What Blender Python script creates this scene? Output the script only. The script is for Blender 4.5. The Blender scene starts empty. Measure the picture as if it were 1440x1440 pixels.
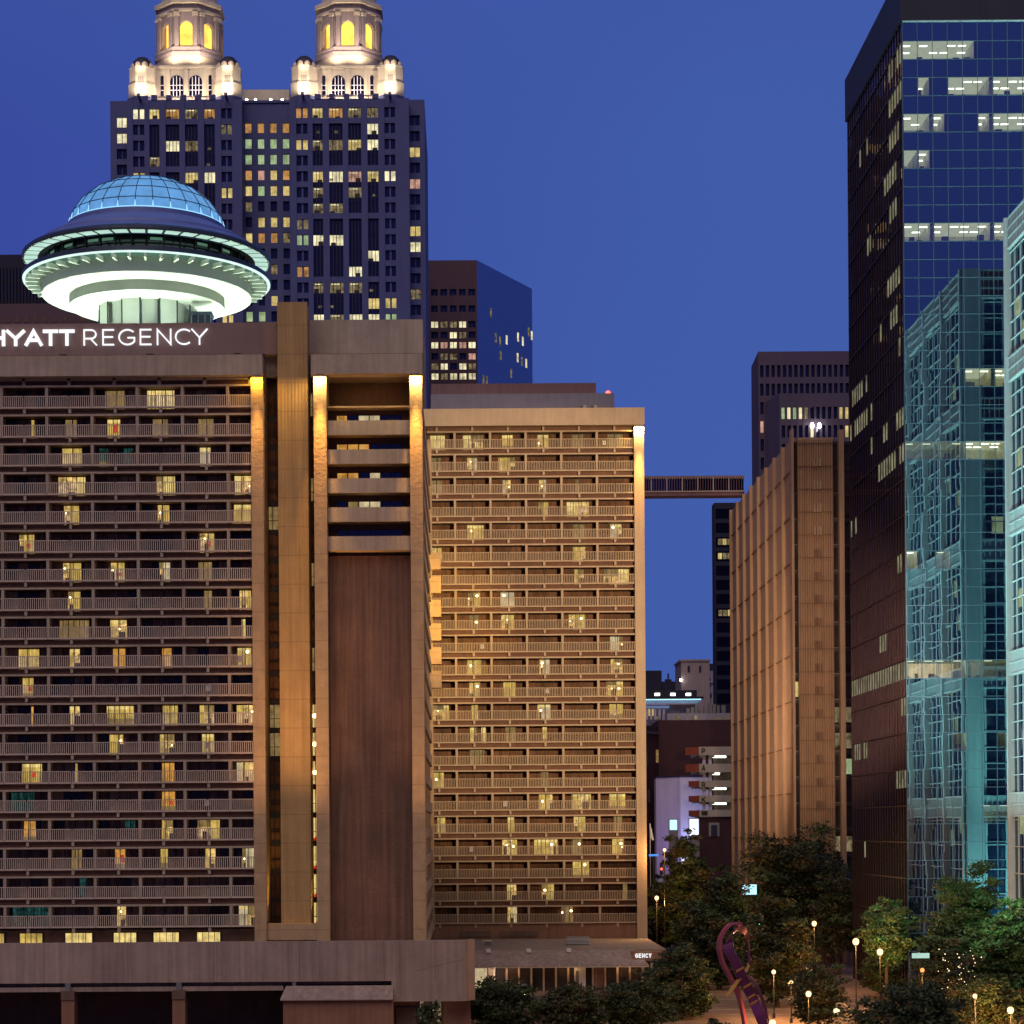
import bpy, math, random
import numpy as np
from mathutils import Vector, Matrix

sc = bpy.context.scene
R = math.radians
random.seed(7)

# ---------------------------------------------------------------- camera
F, PX, PY, ROLL, ZC = 3000.0, 655.0, 1165.0, 0.007, 18.0   # focal length and optical centre in photo pixels


def X(px, py, Y):
    return ((px - PX) + (PY - py) * ROLL) * Y / F


def XH(px, Y):
    return (px - PX) * Y / F


def Z(px, py, Y):
    return ZC + ((PY - py) - (px - PX) * ROLL) * Y / F


cd = bpy.data.cameras.new('camera')
cam = bpy.data.objects.new('camera', cd)
sc.collection.objects.link(cam)
cam.matrix_world = Matrix.Translation((0, 0, ZC)) @ Matrix.Rotation(R(90), 4, 'X') @ Matrix.Rotation(-ROLL, 4, 'Z')
cd.sensor_width = 36.0
cd.lens = 36.0 * F / 1440.0
cd.shift_x = (720 - PX) / 1440.0
cd.shift_y = (PY - 720) / 1440.0
cd.clip_start, cd.clip_end = 1.0, 6000.0
sc.camera = cam

# ---------------------------------------------------------------- dusk sky
def lin(r, g, b):
    f = lambda c: (c / 255 / 12.92) if c / 255 <= 0.04045 else ((c / 255 + 0.055) / 1.055) ** 2.4
    return (f(r), f(g), f(b), 1.0)


world = bpy.data.worlds.new('World')
sc.world = world
world.use_nodes = True
nt = world.node_tree
nt.nodes.clear()
N, L = nt.nodes.new, nt.links.new
tc = N('ShaderNodeTexCoord')
sep = N('ShaderNodeSeparateXYZ')
L(tc.outputs['Generated'], sep.inputs[0])
mx = N('ShaderNodeMapRange')                       # paler towards the west of the view
mx.inputs['From Min'].default_value, mx.inputs['From Max'].default_value = -0.22, 0.12
L(sep.outputs['X'], mx.inputs['Value'])
side = N('ShaderNodeMix'); side.data_type = 'RGBA'
side.inputs[6].default_value = lin(56, 73, 157)
side.inputs[7].default_value = lin(65, 93, 169)
L(mx.outputs[0], side.inputs[0])
up = N('ShaderNodeMapRange')
up.inputs['From Min'].default_value, up.inputs['From Max'].default_value = 0.30, 0.40
up.inputs['To Min'].default_value, up.inputs['To Max'].default_value = 0.0, 1.0
L(sep.outputs['Z'], up.inputs['Value'])
top = N('ShaderNodeMix'); top.data_type = 'RGBA'
L(up.outputs[0], top.inputs[0])
L(side.outputs[2], top.inputs[6])
top.inputs[7].default_value = lin(62, 86, 164)
no = N('ShaderNodeTexNoise')
no.inputs['Scale'].default_value, no.inputs['Detail'].default_value = 5.0, 3.0
L(tc.outputs['Generated'], no.inputs['Vector'])
nr = N('ShaderNodeMapRange')
nr.inputs['To Min'].default_value, nr.inputs['To Max'].default_value = 0.93, 1.07
L(no.outputs['Fac'], nr.inputs['Value'])
mul = N('ShaderNodeMix'); mul.data_type = 'RGBA'; mul.blend_type = 'MULTIPLY'
mul.inputs[0].default_value = 1.0
L(top.outputs[2], mul.inputs[6]); L(nr.outputs[0], mul.inputs[7])
# the sky behind the photographer is a deeper blue
bk = N('ShaderNodeMapRange')
bk.inputs['From Min'].default_value, bk.inputs['From Max'].default_value = -0.3, 0.3
L(sep.outputs['Y'], bk.inputs['Value'])
back = N('ShaderNodeMix'); back.data_type = 'RGBA'
L(bk.outputs[0], back.inputs[0])
back.inputs[6].default_value = (0.030, 0.042, 0.20, 1)
L(mul.outputs[2], back.inputs[7])
bg = N('ShaderNodeBackground'); bg.inputs['Strength'].default_value = 1.0
L(back.outputs[2], bg.inputs['Color'])
wo = N('ShaderNodeOutputWorld'); L(bg.outputs[0], wo.inputs[0])

# the last glow of the sunset behind the photographer: one very soft sun
sd = bpy.data.lights.new('sun', 'SUN')
sun = bpy.data.objects.new('sun', sd)
sc.collection.objects.link(sun)
sd.energy, sd.angle, sd.color = 1.2, R(54), (1.0, 0.79, 0.58)
sun.rotation_euler = (R(40), 0, R(-14))
sc.view_settings.view_transform = 'Standard'
sc.view_settings.look = 'None'
sc.view_settings.exposure = 0.0
sc.view_settings.gamma = 1.0
cy = sc.cycles
cy.use_denoising = True
try:
    cy.denoiser = 'OPENIMAGEDENOISE'
    cy.denoising_input_passes = 'RGB_ALBEDO_NORMAL'
except Exception:
    pass
cy.sample_clamp_indirect = 2.0
cy.max_bounces, cy.diffuse_bounces, cy.glossy_bounces = 5, 2, 3
cy.transparent_max_bounces = 8
cy.caustics_reflective = cy.caustics_refractive = False

# ---------------------------------------------------------------- materials
MATS = {}


def _base(name):
    m = bpy.data.materials.new(name)
    m.use_nodes = True
    t = m.node_tree
    t.nodes.clear()
    out = t.nodes.new('ShaderNodeOutputMaterial')
    MATS[name] = m
    return m, t, out


def _pos(t, sx=1, sy=1, sz=1):
    g = t.nodes.new('ShaderNodeNewGeometry')
    mp = t.nodes.new('ShaderNodeMapping')
    mp.inputs['Scale'].default_value = (sx, sy, sz)
    t.links.new(g.outputs['Position'], mp.inputs['Vector'])
    return mp.outputs[0]


def _noise(t, vec, scale, detail=4, lo=0.0, hi=1.0, rough=0.6):
    n = t.nodes.new('ShaderNodeTexNoise')
    n.inputs['Scale'].default_value = scale
    n.inputs['Detail'].default_value = detail
    n.inputs['Roughness'].default_value = rough
    t.links.new(vec, n.inputs['Vector'])
    r = t.nodes.new('ShaderNodeMapRange')
    r.inputs['From Min'].default_value, r.inputs['From Max'].default_value = 0.3, 0.7
    r.inputs['To Min'].default_value, r.inputs['To Max'].default_value = lo, hi
    t.links.new(n.outputs['Fac'], r.inputs['Value'])
    return r.outputs[0]


def _math(t, op, a, b):
    n = t.nodes.new('ShaderNodeMath'); n.operation = op
    for i, v in enumerate((a, b)):
        if isinstance(v, (int, float)):
            n.inputs[i].default_value = v
        else:
            t.links.new(v, n.inputs[i])
    return n.outputs[0]


def surf(name, col, rough=0.75, var=0.18, scale=0.5, streak=0.12, bump=0.0, bscale=6.0, metal=0.0, ior=1.45,
         ribs=0.0, joints=0.0, spec=0.5):
    """Stone, concrete, metal: a colour with blotches, vertical run-off streaks and, if asked, ribs or joints."""
    m, t, out = _base(name)
    b = t.nodes.new('ShaderNodeBsdfPrincipled')
    b.inputs['Roughness'].default_value = rough
    b.inputs['Metallic'].default_value = metal
    b.inputs['IOR'].default_value = ior
    b.inputs['Specular IOR Level'].default_value = spec
    v1 = _noise(t, _pos(t), scale, 5, 1 - var, 1 + var)
    v2 = _noise(t, _pos(t, 2.2, 2.2, 0.07), 1.0, 4, 1 - streak, 1 + streak)
    v = _math(t, 'MULTIPLY', v1, v2)
    v3 = _noise(t, _pos(t), scale * 14, 3, 1 - var * .35, 1 + var * .35)
    v = _math(t, 'MULTIPLY', v, v3)
    hgt = None
    if joints:
        s = t.nodes.new('ShaderNodeSeparateXYZ')
        t.links.new(_pos(t), s.inputs[0])
        fr = _math(t, 'FRACT', _math(t, 'DIVIDE', s.outputs['Z'], joints), 0)
        j = _math(t, 'GREATER_THAN', fr, 0.035)
        j = _math(t, 'ADD', _math(t, 'MULTIPLY', j, 0.25), 0.75)
        v = _math(t, 'MULTIPLY', v, j)
    rgb = t.nodes.new('ShaderNodeMix'); rgb.data_type = 'RGBA'; rgb.blend_type = 'MULTIPLY'
    rgb.inputs[0].default_value = 1.0
    rgb.inputs[6].default_value = (*col[:3], 1)
    t.links.new(v, rgb.inputs[7])
    t.links.new(rgb.outputs[2], b.inputs['Base Color'])
    if bump or ribs:
        h = _noise(t, _pos(t), bscale, 4, 0, 1)
        if ribs:
            s2 = t.nodes.new('ShaderNodeSeparateXYZ')
            t.links.new(_pos(t), s2.inputs[0])
            q = _math(t, 'ADD', s2.outputs['X'], s2.outputs['Y'])
            w = _math(t, 'SINE', _math(t, 'MULTIPLY', q, 6.283 / ribs), 0)
            h = _math(t, 'ADD', _math(t, 'MULTIPLY', w, 0.6), _math(t, 'MULTIPLY', h, 0.5))
        bp = t.nodes.new('ShaderNodeBump')
        bp.inputs['Strength'].default_value = bump or 0.5
        bp.inputs['Distance'].default_value = 0.05
        t.links.new(h, bp.inputs['Height'])
        t.links.new(bp.outputs[0], b.inputs['Normal'])
    t.links.new(b.outputs[0], out.inputs[0])
    return m


def mirror(name, tint, base=(0.006, 0.008, 0.02), rough=0.02, wave=0.0, wscale=0.4):
    """Coated window glass: a dark room behind a partly reflecting pane that is not quite flat."""
    m, t, out = _base(name)
    d = t.nodes.new('ShaderNodeBsdfDiffuse'); d.inputs['Color'].default_value = (*base, 1)
    g = t.nodes.new('ShaderNodeBsdfGlossy')
    g.inputs['Color'].default_value = (*tint, 1)
    g.inputs['Roughness'].default_value = rough
    a = t.nodes.new('ShaderNodeAddShader')
    if wave:
        h = _noise(t, _pos(t, 1, 1, 0.45), wscale, 1.0, 0, 1)
        bp = t.nodes.new('ShaderNodeBump')
        bp.inputs['Strength'].default_value = 1.0
        bp.inputs['Distance'].default_value = wave
        t.links.new(h, bp.inputs['Height'])
        t.links.new(bp.outputs[0], g.inputs['Normal'])
    t.links.new(d.outputs[0], a.inputs[0]); t.links.new(g.outputs[0], a.inputs[1])
    t.links.new(a.outputs[0], out.inputs[0])
    return m


def pane(name, tint=(0.35, 0.4, 0.45)):
    """Clear glass in front of a lit room: see-through, with a reflection laid over it."""
    m, t, out = _base(name)
    tr = t.nodes.new('ShaderNodeBsdfTransparent'); tr.inputs[0].default_value = (0.8, 0.85, 0.82, 1)
    g = t.nodes.new('ShaderNodeBsdfGlossy')
    g.inputs['Color'].default_value = (*tint, 1); g.inputs['Roughness'].default_value = 0.02
    a = t.nodes.new('ShaderNodeAddShader')
    t.links.new(tr.outputs[0], a.inputs[0]); t.links.new(g.outputs[0], a.inputs[1])
    t.links.new(a.outputs[0], out.inputs[0])
    return m


def lit(name, col, strength=1.0, folds=0.0, blot=0.35, bscale=1.2):
    """A lit window: lamp light through curtains (folds) or on the furniture of a room (blotches)."""
    m, t, out = _base(name)
    e = t.nodes.new('ShaderNodeEmission')
    v = _noise(t, _pos(t), bscale, 3, 1 - blot, 1 + blot)
    if folds:
        f = _noise(t, _pos(t, 1, 1, 0.03), 5.0, 2, 1 - folds, 1 + folds)
        v = _math(t, 'MULTIPLY', v, f)
    v = _math(t, 'MULTIPLY', v, strength)
    e.inputs['Color'].default_value = (*col[:3], 1)
    t.links.new(v, e.inputs['Strength'])
    t.links.new(e.outputs[0], out.inputs[0])
    return m


def glow(name, col, strength):
    m, t, out = _base(name)
    e = t.nodes.new('ShaderNodeEmission')
    e.inputs['Color'].default_value = (*col[:3], 1)
    e.inputs['Strength'].default_value = strength
    t.links.new(e.outputs[0], out.inputs[0])
    return m


# hotel
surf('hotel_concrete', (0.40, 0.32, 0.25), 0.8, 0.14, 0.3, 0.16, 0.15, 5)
surf('hotel_rail', (0.56, 0.45, 0.37), 0.6, 0.08, 0.4, 0.05)
surf('hotel_stone', (0.45, 0.31, 0.18), 0.8, 0.14, 0.7, 0.05, 0.35, 3.0, joints=2.774)
surf('shaft_concrete', (0.42, 0.27, 0.12), 0.85, 0.10, 0.5, 0.16, 0.5, 3, ribs=0.33, joints=2.774)
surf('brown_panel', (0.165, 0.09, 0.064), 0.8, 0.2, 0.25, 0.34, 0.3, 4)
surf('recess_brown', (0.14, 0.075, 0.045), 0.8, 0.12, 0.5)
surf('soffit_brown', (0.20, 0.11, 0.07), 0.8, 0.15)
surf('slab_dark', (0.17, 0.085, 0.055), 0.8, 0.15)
surf('sign_board', (0.26, 0.17, 0.15), 0.75, 0.08, 0.2, 0.05)
surf('frame_dark', (0.035, 0.03, 0.03), 0.5, 0.1)
surf('glass_brown', (0.22, 0.145, 0.115), 0.3, 0.45, 0.5, 0.5, spec=0.12)
surf('glass_black', (0.045, 0.033, 0.034), 0.15, 0.4, 0.5, 0.3, spec=0.35)
surf('curtain_dark', (0.36, 0.27, 0.20), 0.8, 0.3, 0.6, 0.4, spec=0.1)
surf('glass_wing', (0.15, 0.075, 0.042), 0.5, 0.35, 0.4, 0.4, spec=0.08)
surf('wing_concrete', (0.46, 0.35, 0.24), 0.8, 0.10, 0.3, 0.07, 0.15, 5)
surf('penthouse_shade', (0.13, 0.13, 0.20), 0.8, 0.1, 0.3, 0.07)  # bluish shade put into the colour against the facade flood
surf('roof_gravel', (0.22, 0.18, 0.15), 0.95, 0.3, 2.0)
lit('win_yellow', (1.0, 0.68, 0.17), 0.52, 0.35, 0.4)
lit('win_bright', (1.0, 0.74, 0.26), 0.74, 0.3, 0.4)
lit('win_dim', (0.9, 0.58, 0.22), 0.24, 0.3, 0.4)
lit('win_pale', (1.0, 0.80, 0.46), 0.5, 0.15, 0.35)
lit('win_orange', (1.0, 0.48, 0.10), 0.55, 0.1, 0.5)
lit('win_red', (1.0, 0.07, 0.03), 0.55, 0.1, 0.5, 3)
lit('teal_reflection', (0.12, 0.45, 0.42), 0.07, 0.6, 0.9, 2.5)  # teal reflections in dark panes, painted as a dim glow
glow('room_lamp', (1.0, 0.62, 0.28), 9.0)
glow('sign_white', (0.93, 0.95, 1.0), 1.15)
# saucer
surf('saucer_white', (0.74, 0.78, 0.70), 0.7, 0.05, 0.3, 0.03)
surf('saucer_roof', (0.13, 0.17, 0.42), 0.5, 0.08, 0.3, 0.05)
surf('saucer_dark', (0.02, 0.025, 0.03), 0.1, 0.3, 0.6, ior=1.6)
surf('steel_dark', (0.08, 0.10, 0.13), 0.4, 0.1, metal=0.5)
lit('dome_glass', (0.16, 0.43, 0.88), 0.78, 0.0, 0.22, 0.5)
glow('dome_edge', (0.30, 0.65, 1.0), 1.3)
lit('louvre_light', (0.66, 1.0, 0.86), 0.78, 0.0, 0.15, 0.4)
lit('ring_light', (0.45, 0.95, 0.66), 0.17, 0.0, 0.15, 0.4)
lit('rim_glow', (0.74, 1.0, 0.90), 1.1, 0.0, 0.1)
# twin spired tower
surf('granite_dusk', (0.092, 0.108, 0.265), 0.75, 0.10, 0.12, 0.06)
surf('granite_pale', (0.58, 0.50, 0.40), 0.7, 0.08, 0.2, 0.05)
surf('granite_purple', (0.32, 0.26, 0.27), 0.7, 0.1, 0.2)
mirror('glass_navy', (0.07, 0.07, 0.09), (0.010, 0.009, 0.022), 0.08)
lit('golden_arch', (1.0, 0.62, 0.10), 1.7, 0.0, 0.3, 0.25)
lit('off_yellow', (1.0, 0.76, 0.28), 0.6, 0.2, 0.5, 0.5)
lit('off_white', (1.0, 0.90, 0.55), 0.85, 0.2, 0.5, 0.5)
lit('off_orange', (1.0, 0.50, 0.16), 0.42, 0.2, 0.6, 0.5)
lit('off_dim', (0.8, 0.62, 0.34), 0.20, 0.3, 0.9, 0.9)
lit('off_green', (0.72, 0.95, 0.50), 0.42, 0.2, 0.4, 0.5)
lit('off_pink', (1.0, 0.55, 0.42), 0.5, 0.2, 0.5, 0.5)
# glass towers
mirror('glass_blue', (0.38, 0.48, 0.50), (0.004, 0.007, 0.022), 0.012, 0.0045, 0.25)
mirror('glass_side', (0.42, 0.33, 0.36), (0.004, 0.003, 0.007), 0.02, 0.006, 0.3)
pane('room_glass', (0.38, 0.38, 0.46))
surf('mullion_blue', (0.11, 0.20, 0.28), 0.5, 0.05)
surf('mullion_brown', (0.03, 0.014, 0.012), 0.4, 0.1, metal=0.5)
surf('tower_cap', (0.018, 0.018, 0.035), 0.6, 0.1)
surf('room_wall', (0.78, 0.76, 0.58), 0.9, 0.2, 0.7)
lit('glowing_ceiling', (0.92, 0.98, 0.58), 0.40, 0.0, 0.1)  # ceiling glows by itself, added to lighten the room walls
surf('desk_dark', (0.05, 0.045, 0.05), 0.7, 0.2)
glow('strip_dim', (0.9, 1.0, 0.7), 1.3)
lit('glowing_ceiling_dim', (0.80, 0.95, 0.50), 0.11, 0.0, 0.1)  # weaker version of the added ceiling glow
lit('win_room', (1.0, 0.66, 0.22), 0.62, 0.1, 0.8, 2.2)
glow('strip_light', (1.0, 1.0, 0.86), 3.0)
glow('strip_blue', (0.35, 0.75, 1.0), 4.5)
lit('seg_lit', (0.95, 0.88, 0.55), 0.20, 0.3, 0.6, 0.8)
surf('lattice_white', (0.60, 0.66, 0.68), 0.6, 0.08, 0.3)
surf('lattice_red', (0.20, 0.09, 0.10), 0.6, 0.15)
mirror('glass_teal', (0.16, 0.20, 0.24), (0.006, 0.014, 0.032), 0.05)
lit('lat_lit', (0.75, 0.85, 0.45), 0.35, 0.2, 0.5, 0.8)
# others
surf('ribbed_concrete', (0.43, 0.275, 0.165), 0.85, 0.10, 0.25, 0.12, 0.45, 4, ribs=1.1)
surf('panel_joint', (0.20, 0.11, 0.065), 0.85, 0.1)
surf('far_concrete', (0.105, 0.078, 0.125), 0.8, 0.08, 0.1, 0.06)
surf('far_dark', (0.022, 0.022, 0.05), 0.8, 0.1, 0.1, 0.06)
surf('purple_concrete', (0.12, 0.07, 0.09), 0.8, 0.08, 0.1)
mirror('glass_cobalt', (0.27, 0.26, 0.36), (0.004, 0.005, 0.03), 0.14, 0.02, 0.1)
mirror('glass_dark_slab', (0.08, 0.08, 0.12), (0.004, 0.004, 0.012), 0.1)
surf('brick_dark', (0.055, 0.02, 0.026), 0.85, 0.15, 0.3, 0.1)
surf('brick_red', (0.30, 0.07, 0.035), 0.85, 0.12, 0.5)
surf('stucco', (0.34, 0.27, 0.27), 0.85, 0.08, 0.2)
surf('stucco_grey', (0.30, 0.29, 0.36), 0.85, 0.08, 0.2)
surf('lilac_wall', (0.55, 0.50, 0.62), 0.85, 0.06, 0.2)
surf('garage_concrete', (0.40, 0.36, 0.30), 0.85, 0.12, 0.4)
surf('bridge_steel', (0.22, 0.12, 0.12), 0.5, 0.15, metal=0.3)
surf('podium_concrete', (0.33, 0.245, 0.205), 0.85, 0.16, 0.22, 0.24, 0.15, 4)
surf('podium_dark', (0.15, 0.095, 0.07), 0.85, 0.2)
surf('podium_wall', (0.26, 0.135, 0.085), 0.85, 0.12, 0.4)
surf('metal_grey', (0.22, 0.21, 0.22), 0.5, 0.1, metal=0.4)
surf('pole_black', (0.006, 0.006, 0.006), 0.5, 0.1)
surf('white_paint', (0.72, 0.72, 0.74), 0.6, 0.05)
surf('letter_dark', (0.015, 0.012, 0.012), 0.6, 0.05)
surf('paving', (0.20, 0.125, 0.085), 0.9, 0.25, 0.5, 0.0, 0.2, 6)
surf('asphalt', (0.05, 0.046, 0.045), 0.9, 0.25, 0.5, 0.0, 0.2, 9)
surf('kerb_stone', (0.32, 0.29, 0.26), 0.85, 0.12)
surf('road_paint', (0.75, 0.73, 0.66), 0.7, 0.15, 3)
surf('bark', (0.07, 0.045, 0.03), 0.95, 0.3, 3, 0.2, 0.4, 8)
for nm, c in (('leaf_dark', (0.030, 0.045, 0.016)), ('leaf_mid', (0.050, 0.080, 0.024)), ('leaf_light', (0.085, 0.12, 0.036)),
              ('leaf_brown', (0.070, 0.055, 0.020)), ('leaf_fresh', (0.06, 0.16, 0.05))):
    surf(nm, c, 0.6, 0.35, 1.5, 0.0)
surf('sculpture_paint', (0.13, 0.03, 0.09), 0.35, 0.12, 0.6, 0.0, metal=0.2)
surf('sculpture_rose', (0.42, 0.10, 0.13), 0.35, 0.12, 0.6, 0.0, metal=0.2)
surf('sculpture_gold', (0.55, 0.28, 0.05), 0.35, 0.12, 0.6, 0.0, metal=0.2)
surf('car_paint_silver', (0.45, 0.46, 0.48), 0.3, 0.03, metal=0.5)
surf('car_paint_dark', (0.04, 0.04, 0.05), 0.3, 0.03, metal=0.4)
surf('car_paint_red', (0.28, 0.03, 0.02), 0.3, 0.03, metal=0.3)
surf('rubber', (0.015, 0.015, 0.015), 0.9, 0.1)
glow('globe_warm', (1.0, 0.62, 0.30), 2.6)
glow('globe_amber', (1.0, 0.30, 0.08), 2.2)
glow('head_light', (1.0, 0.85, 0.62), 14.0)
glow('tail_light', (1.0, 0.06, 0.03), 3.0)
glow('signal_green', (0.05, 1.0, 0.55), 6.0)
glow('signal_red', (1.0, 0.06, 0.03), 8.0)
glow('screen_white', (0.75, 0.85, 1.0), 2.2)
glow('screen_cyan', (0.45, 0.85, 1.0), 1.6)
glow('tube_white', (0.95, 1.0, 0.82), 8.0)
glow('blue_sign', (0.10, 0.32, 1.0), 1.0)
glow('soffit_blue', (0.30, 0.42, 0.75), 0.38)
glow('sparkle_glow', (1.0, 0.78, 0.42), 2.5)  # specks of light on leaves, drawn as glowing beads
glow('bulb_white', (1.0, 0.95, 0.85), 14.0)

# ---------------------------------------------------------------- mesh builder
class M:
    """Collects boxes, quads and tubes; build() links them as ONE mesh object."""

    lift = 0.0

    def __init__(self, T=None):
        self.v, self.f, self.m, self.mats = [], [], [], []
        self.T = T

    def mi(self, mat):
        if mat not in self.mats:
            self.mats.append(mat)
        return self.mats.index(mat)

    def add(self, vs, fs, mat):
        n = len(self.v)
        T = self.T
        if T:
            (ox, oy), (ux, uy), (wx, wy) = T
            vs = [(ox + s * ux + d * wx, oy + s * uy + d * wy, z) for s, d, z in vs]
        if M.lift:
            vs = [(x, y, z + M.lift) for x, y, z in vs]
        self.v.extend(vs)
        i = self.mi(mat)
        for f in fs:
            self.f.append([n + k for k in f]); self.m.append(i)
        return self

    def box(self, x0, x1, y0, y1, z0, z1, mat):
        return self.add([(x0, y0, z0), (x1, y0, z0), (x1, y1, z0), (x0, y1, z0), (x0, y0, z1), (x1, y0, z1), (x1, y1, z1), (x0, y1, z1)],
                        [(0, 3, 2, 1), (4, 5, 6, 7), (0, 1, 5, 4), (1, 2, 6, 5), (2, 3, 7, 6), (3, 0, 4, 7)], mat)

    def quad(self, a, b, c, d, mat):
        return self.add([a, b, c, d], [(0, 1, 2, 3)], mat)

    def wallq(self, x0, x1, y, z0, z1, mat):
        return self.quad((x0, y, z0), (x1, y, z0), (x1, y, z1), (x0, y, z1), mat)

    def prism(self, pts, z0, z1, mat):
        n = len(pts)
        vs = [(x, y, z0) for x, y in pts] + [(x, y, z1) for x, y in pts]
        fs = [tuple(range(n))[::-1], tuple(range(n, 2 * n))] + [(i, (i + 1) % n, n + (i + 1) % n, n + i) for i in range(n)]
        return self.add(vs, fs, mat)

    def slab(self, pts, y0, y1, mat):
        """Outline in x, z pushed through y."""
        n = len(pts)
        vs = [(x, y0, z) for x, z in pts] + [(x, y1, z) for x, z in pts]
        fs = [tuple(range(n)), tuple(range(n, 2 * n))[::-1]] + [(i, n + i, n + (i + 1) % n, (i + 1) % n) for i in range(n)]
        return self.add(vs, fs, mat)

    def lathe(self, cx, cy, prof, mat, n=64, a0=0.0, a1=2 * math.pi):
        full = abs(a1 - a0 - 2 * math.pi) < 1e-6
        k = n if full else n + 1
        vs = []
        for r, z in prof:
            for i in range(k):
                a = a0 + (a1 - a0) * i / n
                vs.append((cx + r * math.cos(a), cy + r * math.sin(a), z))
        fs = []
        for j in range(len(prof) - 1):
            for i in range(n):
                i2 = (i + 1) % k
                fs.append((j * k + i, j * k + i2, (j + 1) * k + i2, (j + 1) * k + i))
        return self.add(vs, fs, mat)

    def tube(self, pts, rad, mat, n=6):
        pts = [Vector(p) for p in pts]
        if not hasattr(rad, '__len__'):
            rad = [rad] * len(pts)
        vs = []
        for i, p in enumerate(pts):
            d = (pts[min(i + 1, len(pts) - 1)] - pts[max(i - 1, 0)]).normalized()
            u = d.cross(Vector((0.3, 1, 0.2))).normalized()
            w = d.cross(u)
            for k in range(n):
                a = 2 * math.pi * k / n
                vs.append(tuple(p + (u * math.cos(a) + w * math.sin(a)) * rad[i]))
        fs = [(i * n + k, i * n + (k + 1) % n, (i + 1) * n + (k + 1) % n, (i + 1) * n + k) for i in range(len(pts) - 1) for k in range(n)]
        fs += [tuple(range(n))[::-1], tuple(range((len(pts) - 1) * n, len(pts) * n))]
        return self.add(vs, fs, mat)

    def ball(self, x, y, z, r, mat, n=10, sz=1.0):
        prof = [(max(r * math.sin(math.pi * j / n), 1e-4), z - sz * r * math.cos(math.pi * j / n)) for j in range(n + 1)]
        return self.lathe(x, y, prof, mat, n=n + 2)

    def join(self, o):
        n = len(self.v)
        self.v.extend(o.v)
        for f, k in zip(o.f, o.m):
            self.f.append([n + q for q in f]); self.m.append(self.mi(o.mats[k]))

    def area(self):
        if not self.v:
            return 0
        a = np.array(self.v); d = a.max(0) - a.min(0)
        return (d[0] + d[1]) * d[2]

    def build(self, name, parent=None, stuff=False, smooth=False):
        me = bpy.data.meshes.new(name)
        o = bpy.data.objects.new(name, me)
        off = Vector((0, 0, 0))
        p = parent
        while p is not None:
            off += p.location
            p = p.parent
        ctr = Vector((0, 0, 0))
        vs = [(x - off.x, y - off.y, z - off.z) for x, y, z in self.v]
        me.from_pydata(vs, [], self.f)
        for mt in self.mats:
            me.materials.append(MATS[mt])
        me.polygons.foreach_set('material_index', self.m)
        if smooth:
            me.polygons.foreach_set('use_smooth', [True] * len(self.f))
        me.update()
        sc.collection.objects.link(o)
        if parent:
            o.parent = parent
        if stuff:
            o['kind'] = 'stuff'
        return o


def thing(name, label, cat, loc=(0, 0, 0), group=None):
    o = bpy.data.objects.new(name, None)
    o.empty_display_size = 0.5
    o.location = loc
    sc.collection.objects.link(o)
    o['label'], o['category'] = label, cat
    if group:
        o['group'] = group
    return o


def tag(o, label, cat, group=None):
    o['label'], o['category'] = label, cat
    if group:
        o['group'] = group
    return o


def structure(o):
    o['kind'] = 'structure'
    return o


def many(name, items, root, most=100):
    """Each of the largest hundred a part of its own, the rest as one part."""
    items = [i for i in items if i.v]
    order = sorted(range(len(items)), key=lambda i: -items[i].area())
    keep = set(order[:most])
    rest = M()
    for i, it in enumerate(items):
        if i in keep:
            it.build(name, root)
        else:
            rest.join(it)
    if rest.v:
        rest.build(name, root, stuff=True)


def spot(loc, to, power, col, size=60, blend=0.6, rad=0.15, name='floodlight'):
    d = bpy.data.lights.new(name, 'SPOT')
    d.energy, d.color, d.spot_size, d.spot_blend, d.shadow_soft_size = power, col, R(size), blend, rad
    o = bpy.data.objects.new(name, d)
    o.location = loc
    o.rotation_euler = (Vector(to) - Vector(loc)).to_track_quat('-Z', 'Y').to_euler()
    sc.collection.objects.link(o)
    return o


def point(loc, power, col, rad=0.2, name='lamp_light'):
    d = bpy.data.lights.new(name, 'POINT')
    d.energy, d.color, d.shadow_soft_size = power, col, rad
    o = bpy.data.objects.new(name, d)
    o.location = loc
    sc.collection.objects.link(o)
    return o


def area(loc, to, power, col, sx=1.0, sy=.3, name='lamp_light'):
    d = bpy.data.lights.new(name, 'AREA')
    d.shape, d.size, d.size_y, d.energy, d.color = 'RECTANGLE', sx, sy, power, col
    o = bpy.data.objects.new(name, d)
    o.location = loc
    o.rotation_euler = (Vector(to) - Vector(loc)).to_track_quat('-Z', 'Y').to_euler()
    sc.collection.objects.link(o)
    return o


# ---------------------------------------------------------------- lettering
def _arc(cx, cy, rx, ry, a0, a1, n=12):
    return [(cx + rx * math.cos(R(a0 + (a1 - a0) * i / n)), cy + ry * math.sin(R(a0 + (a1 - a0) * i / n))) for i in range(n + 1)]


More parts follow.
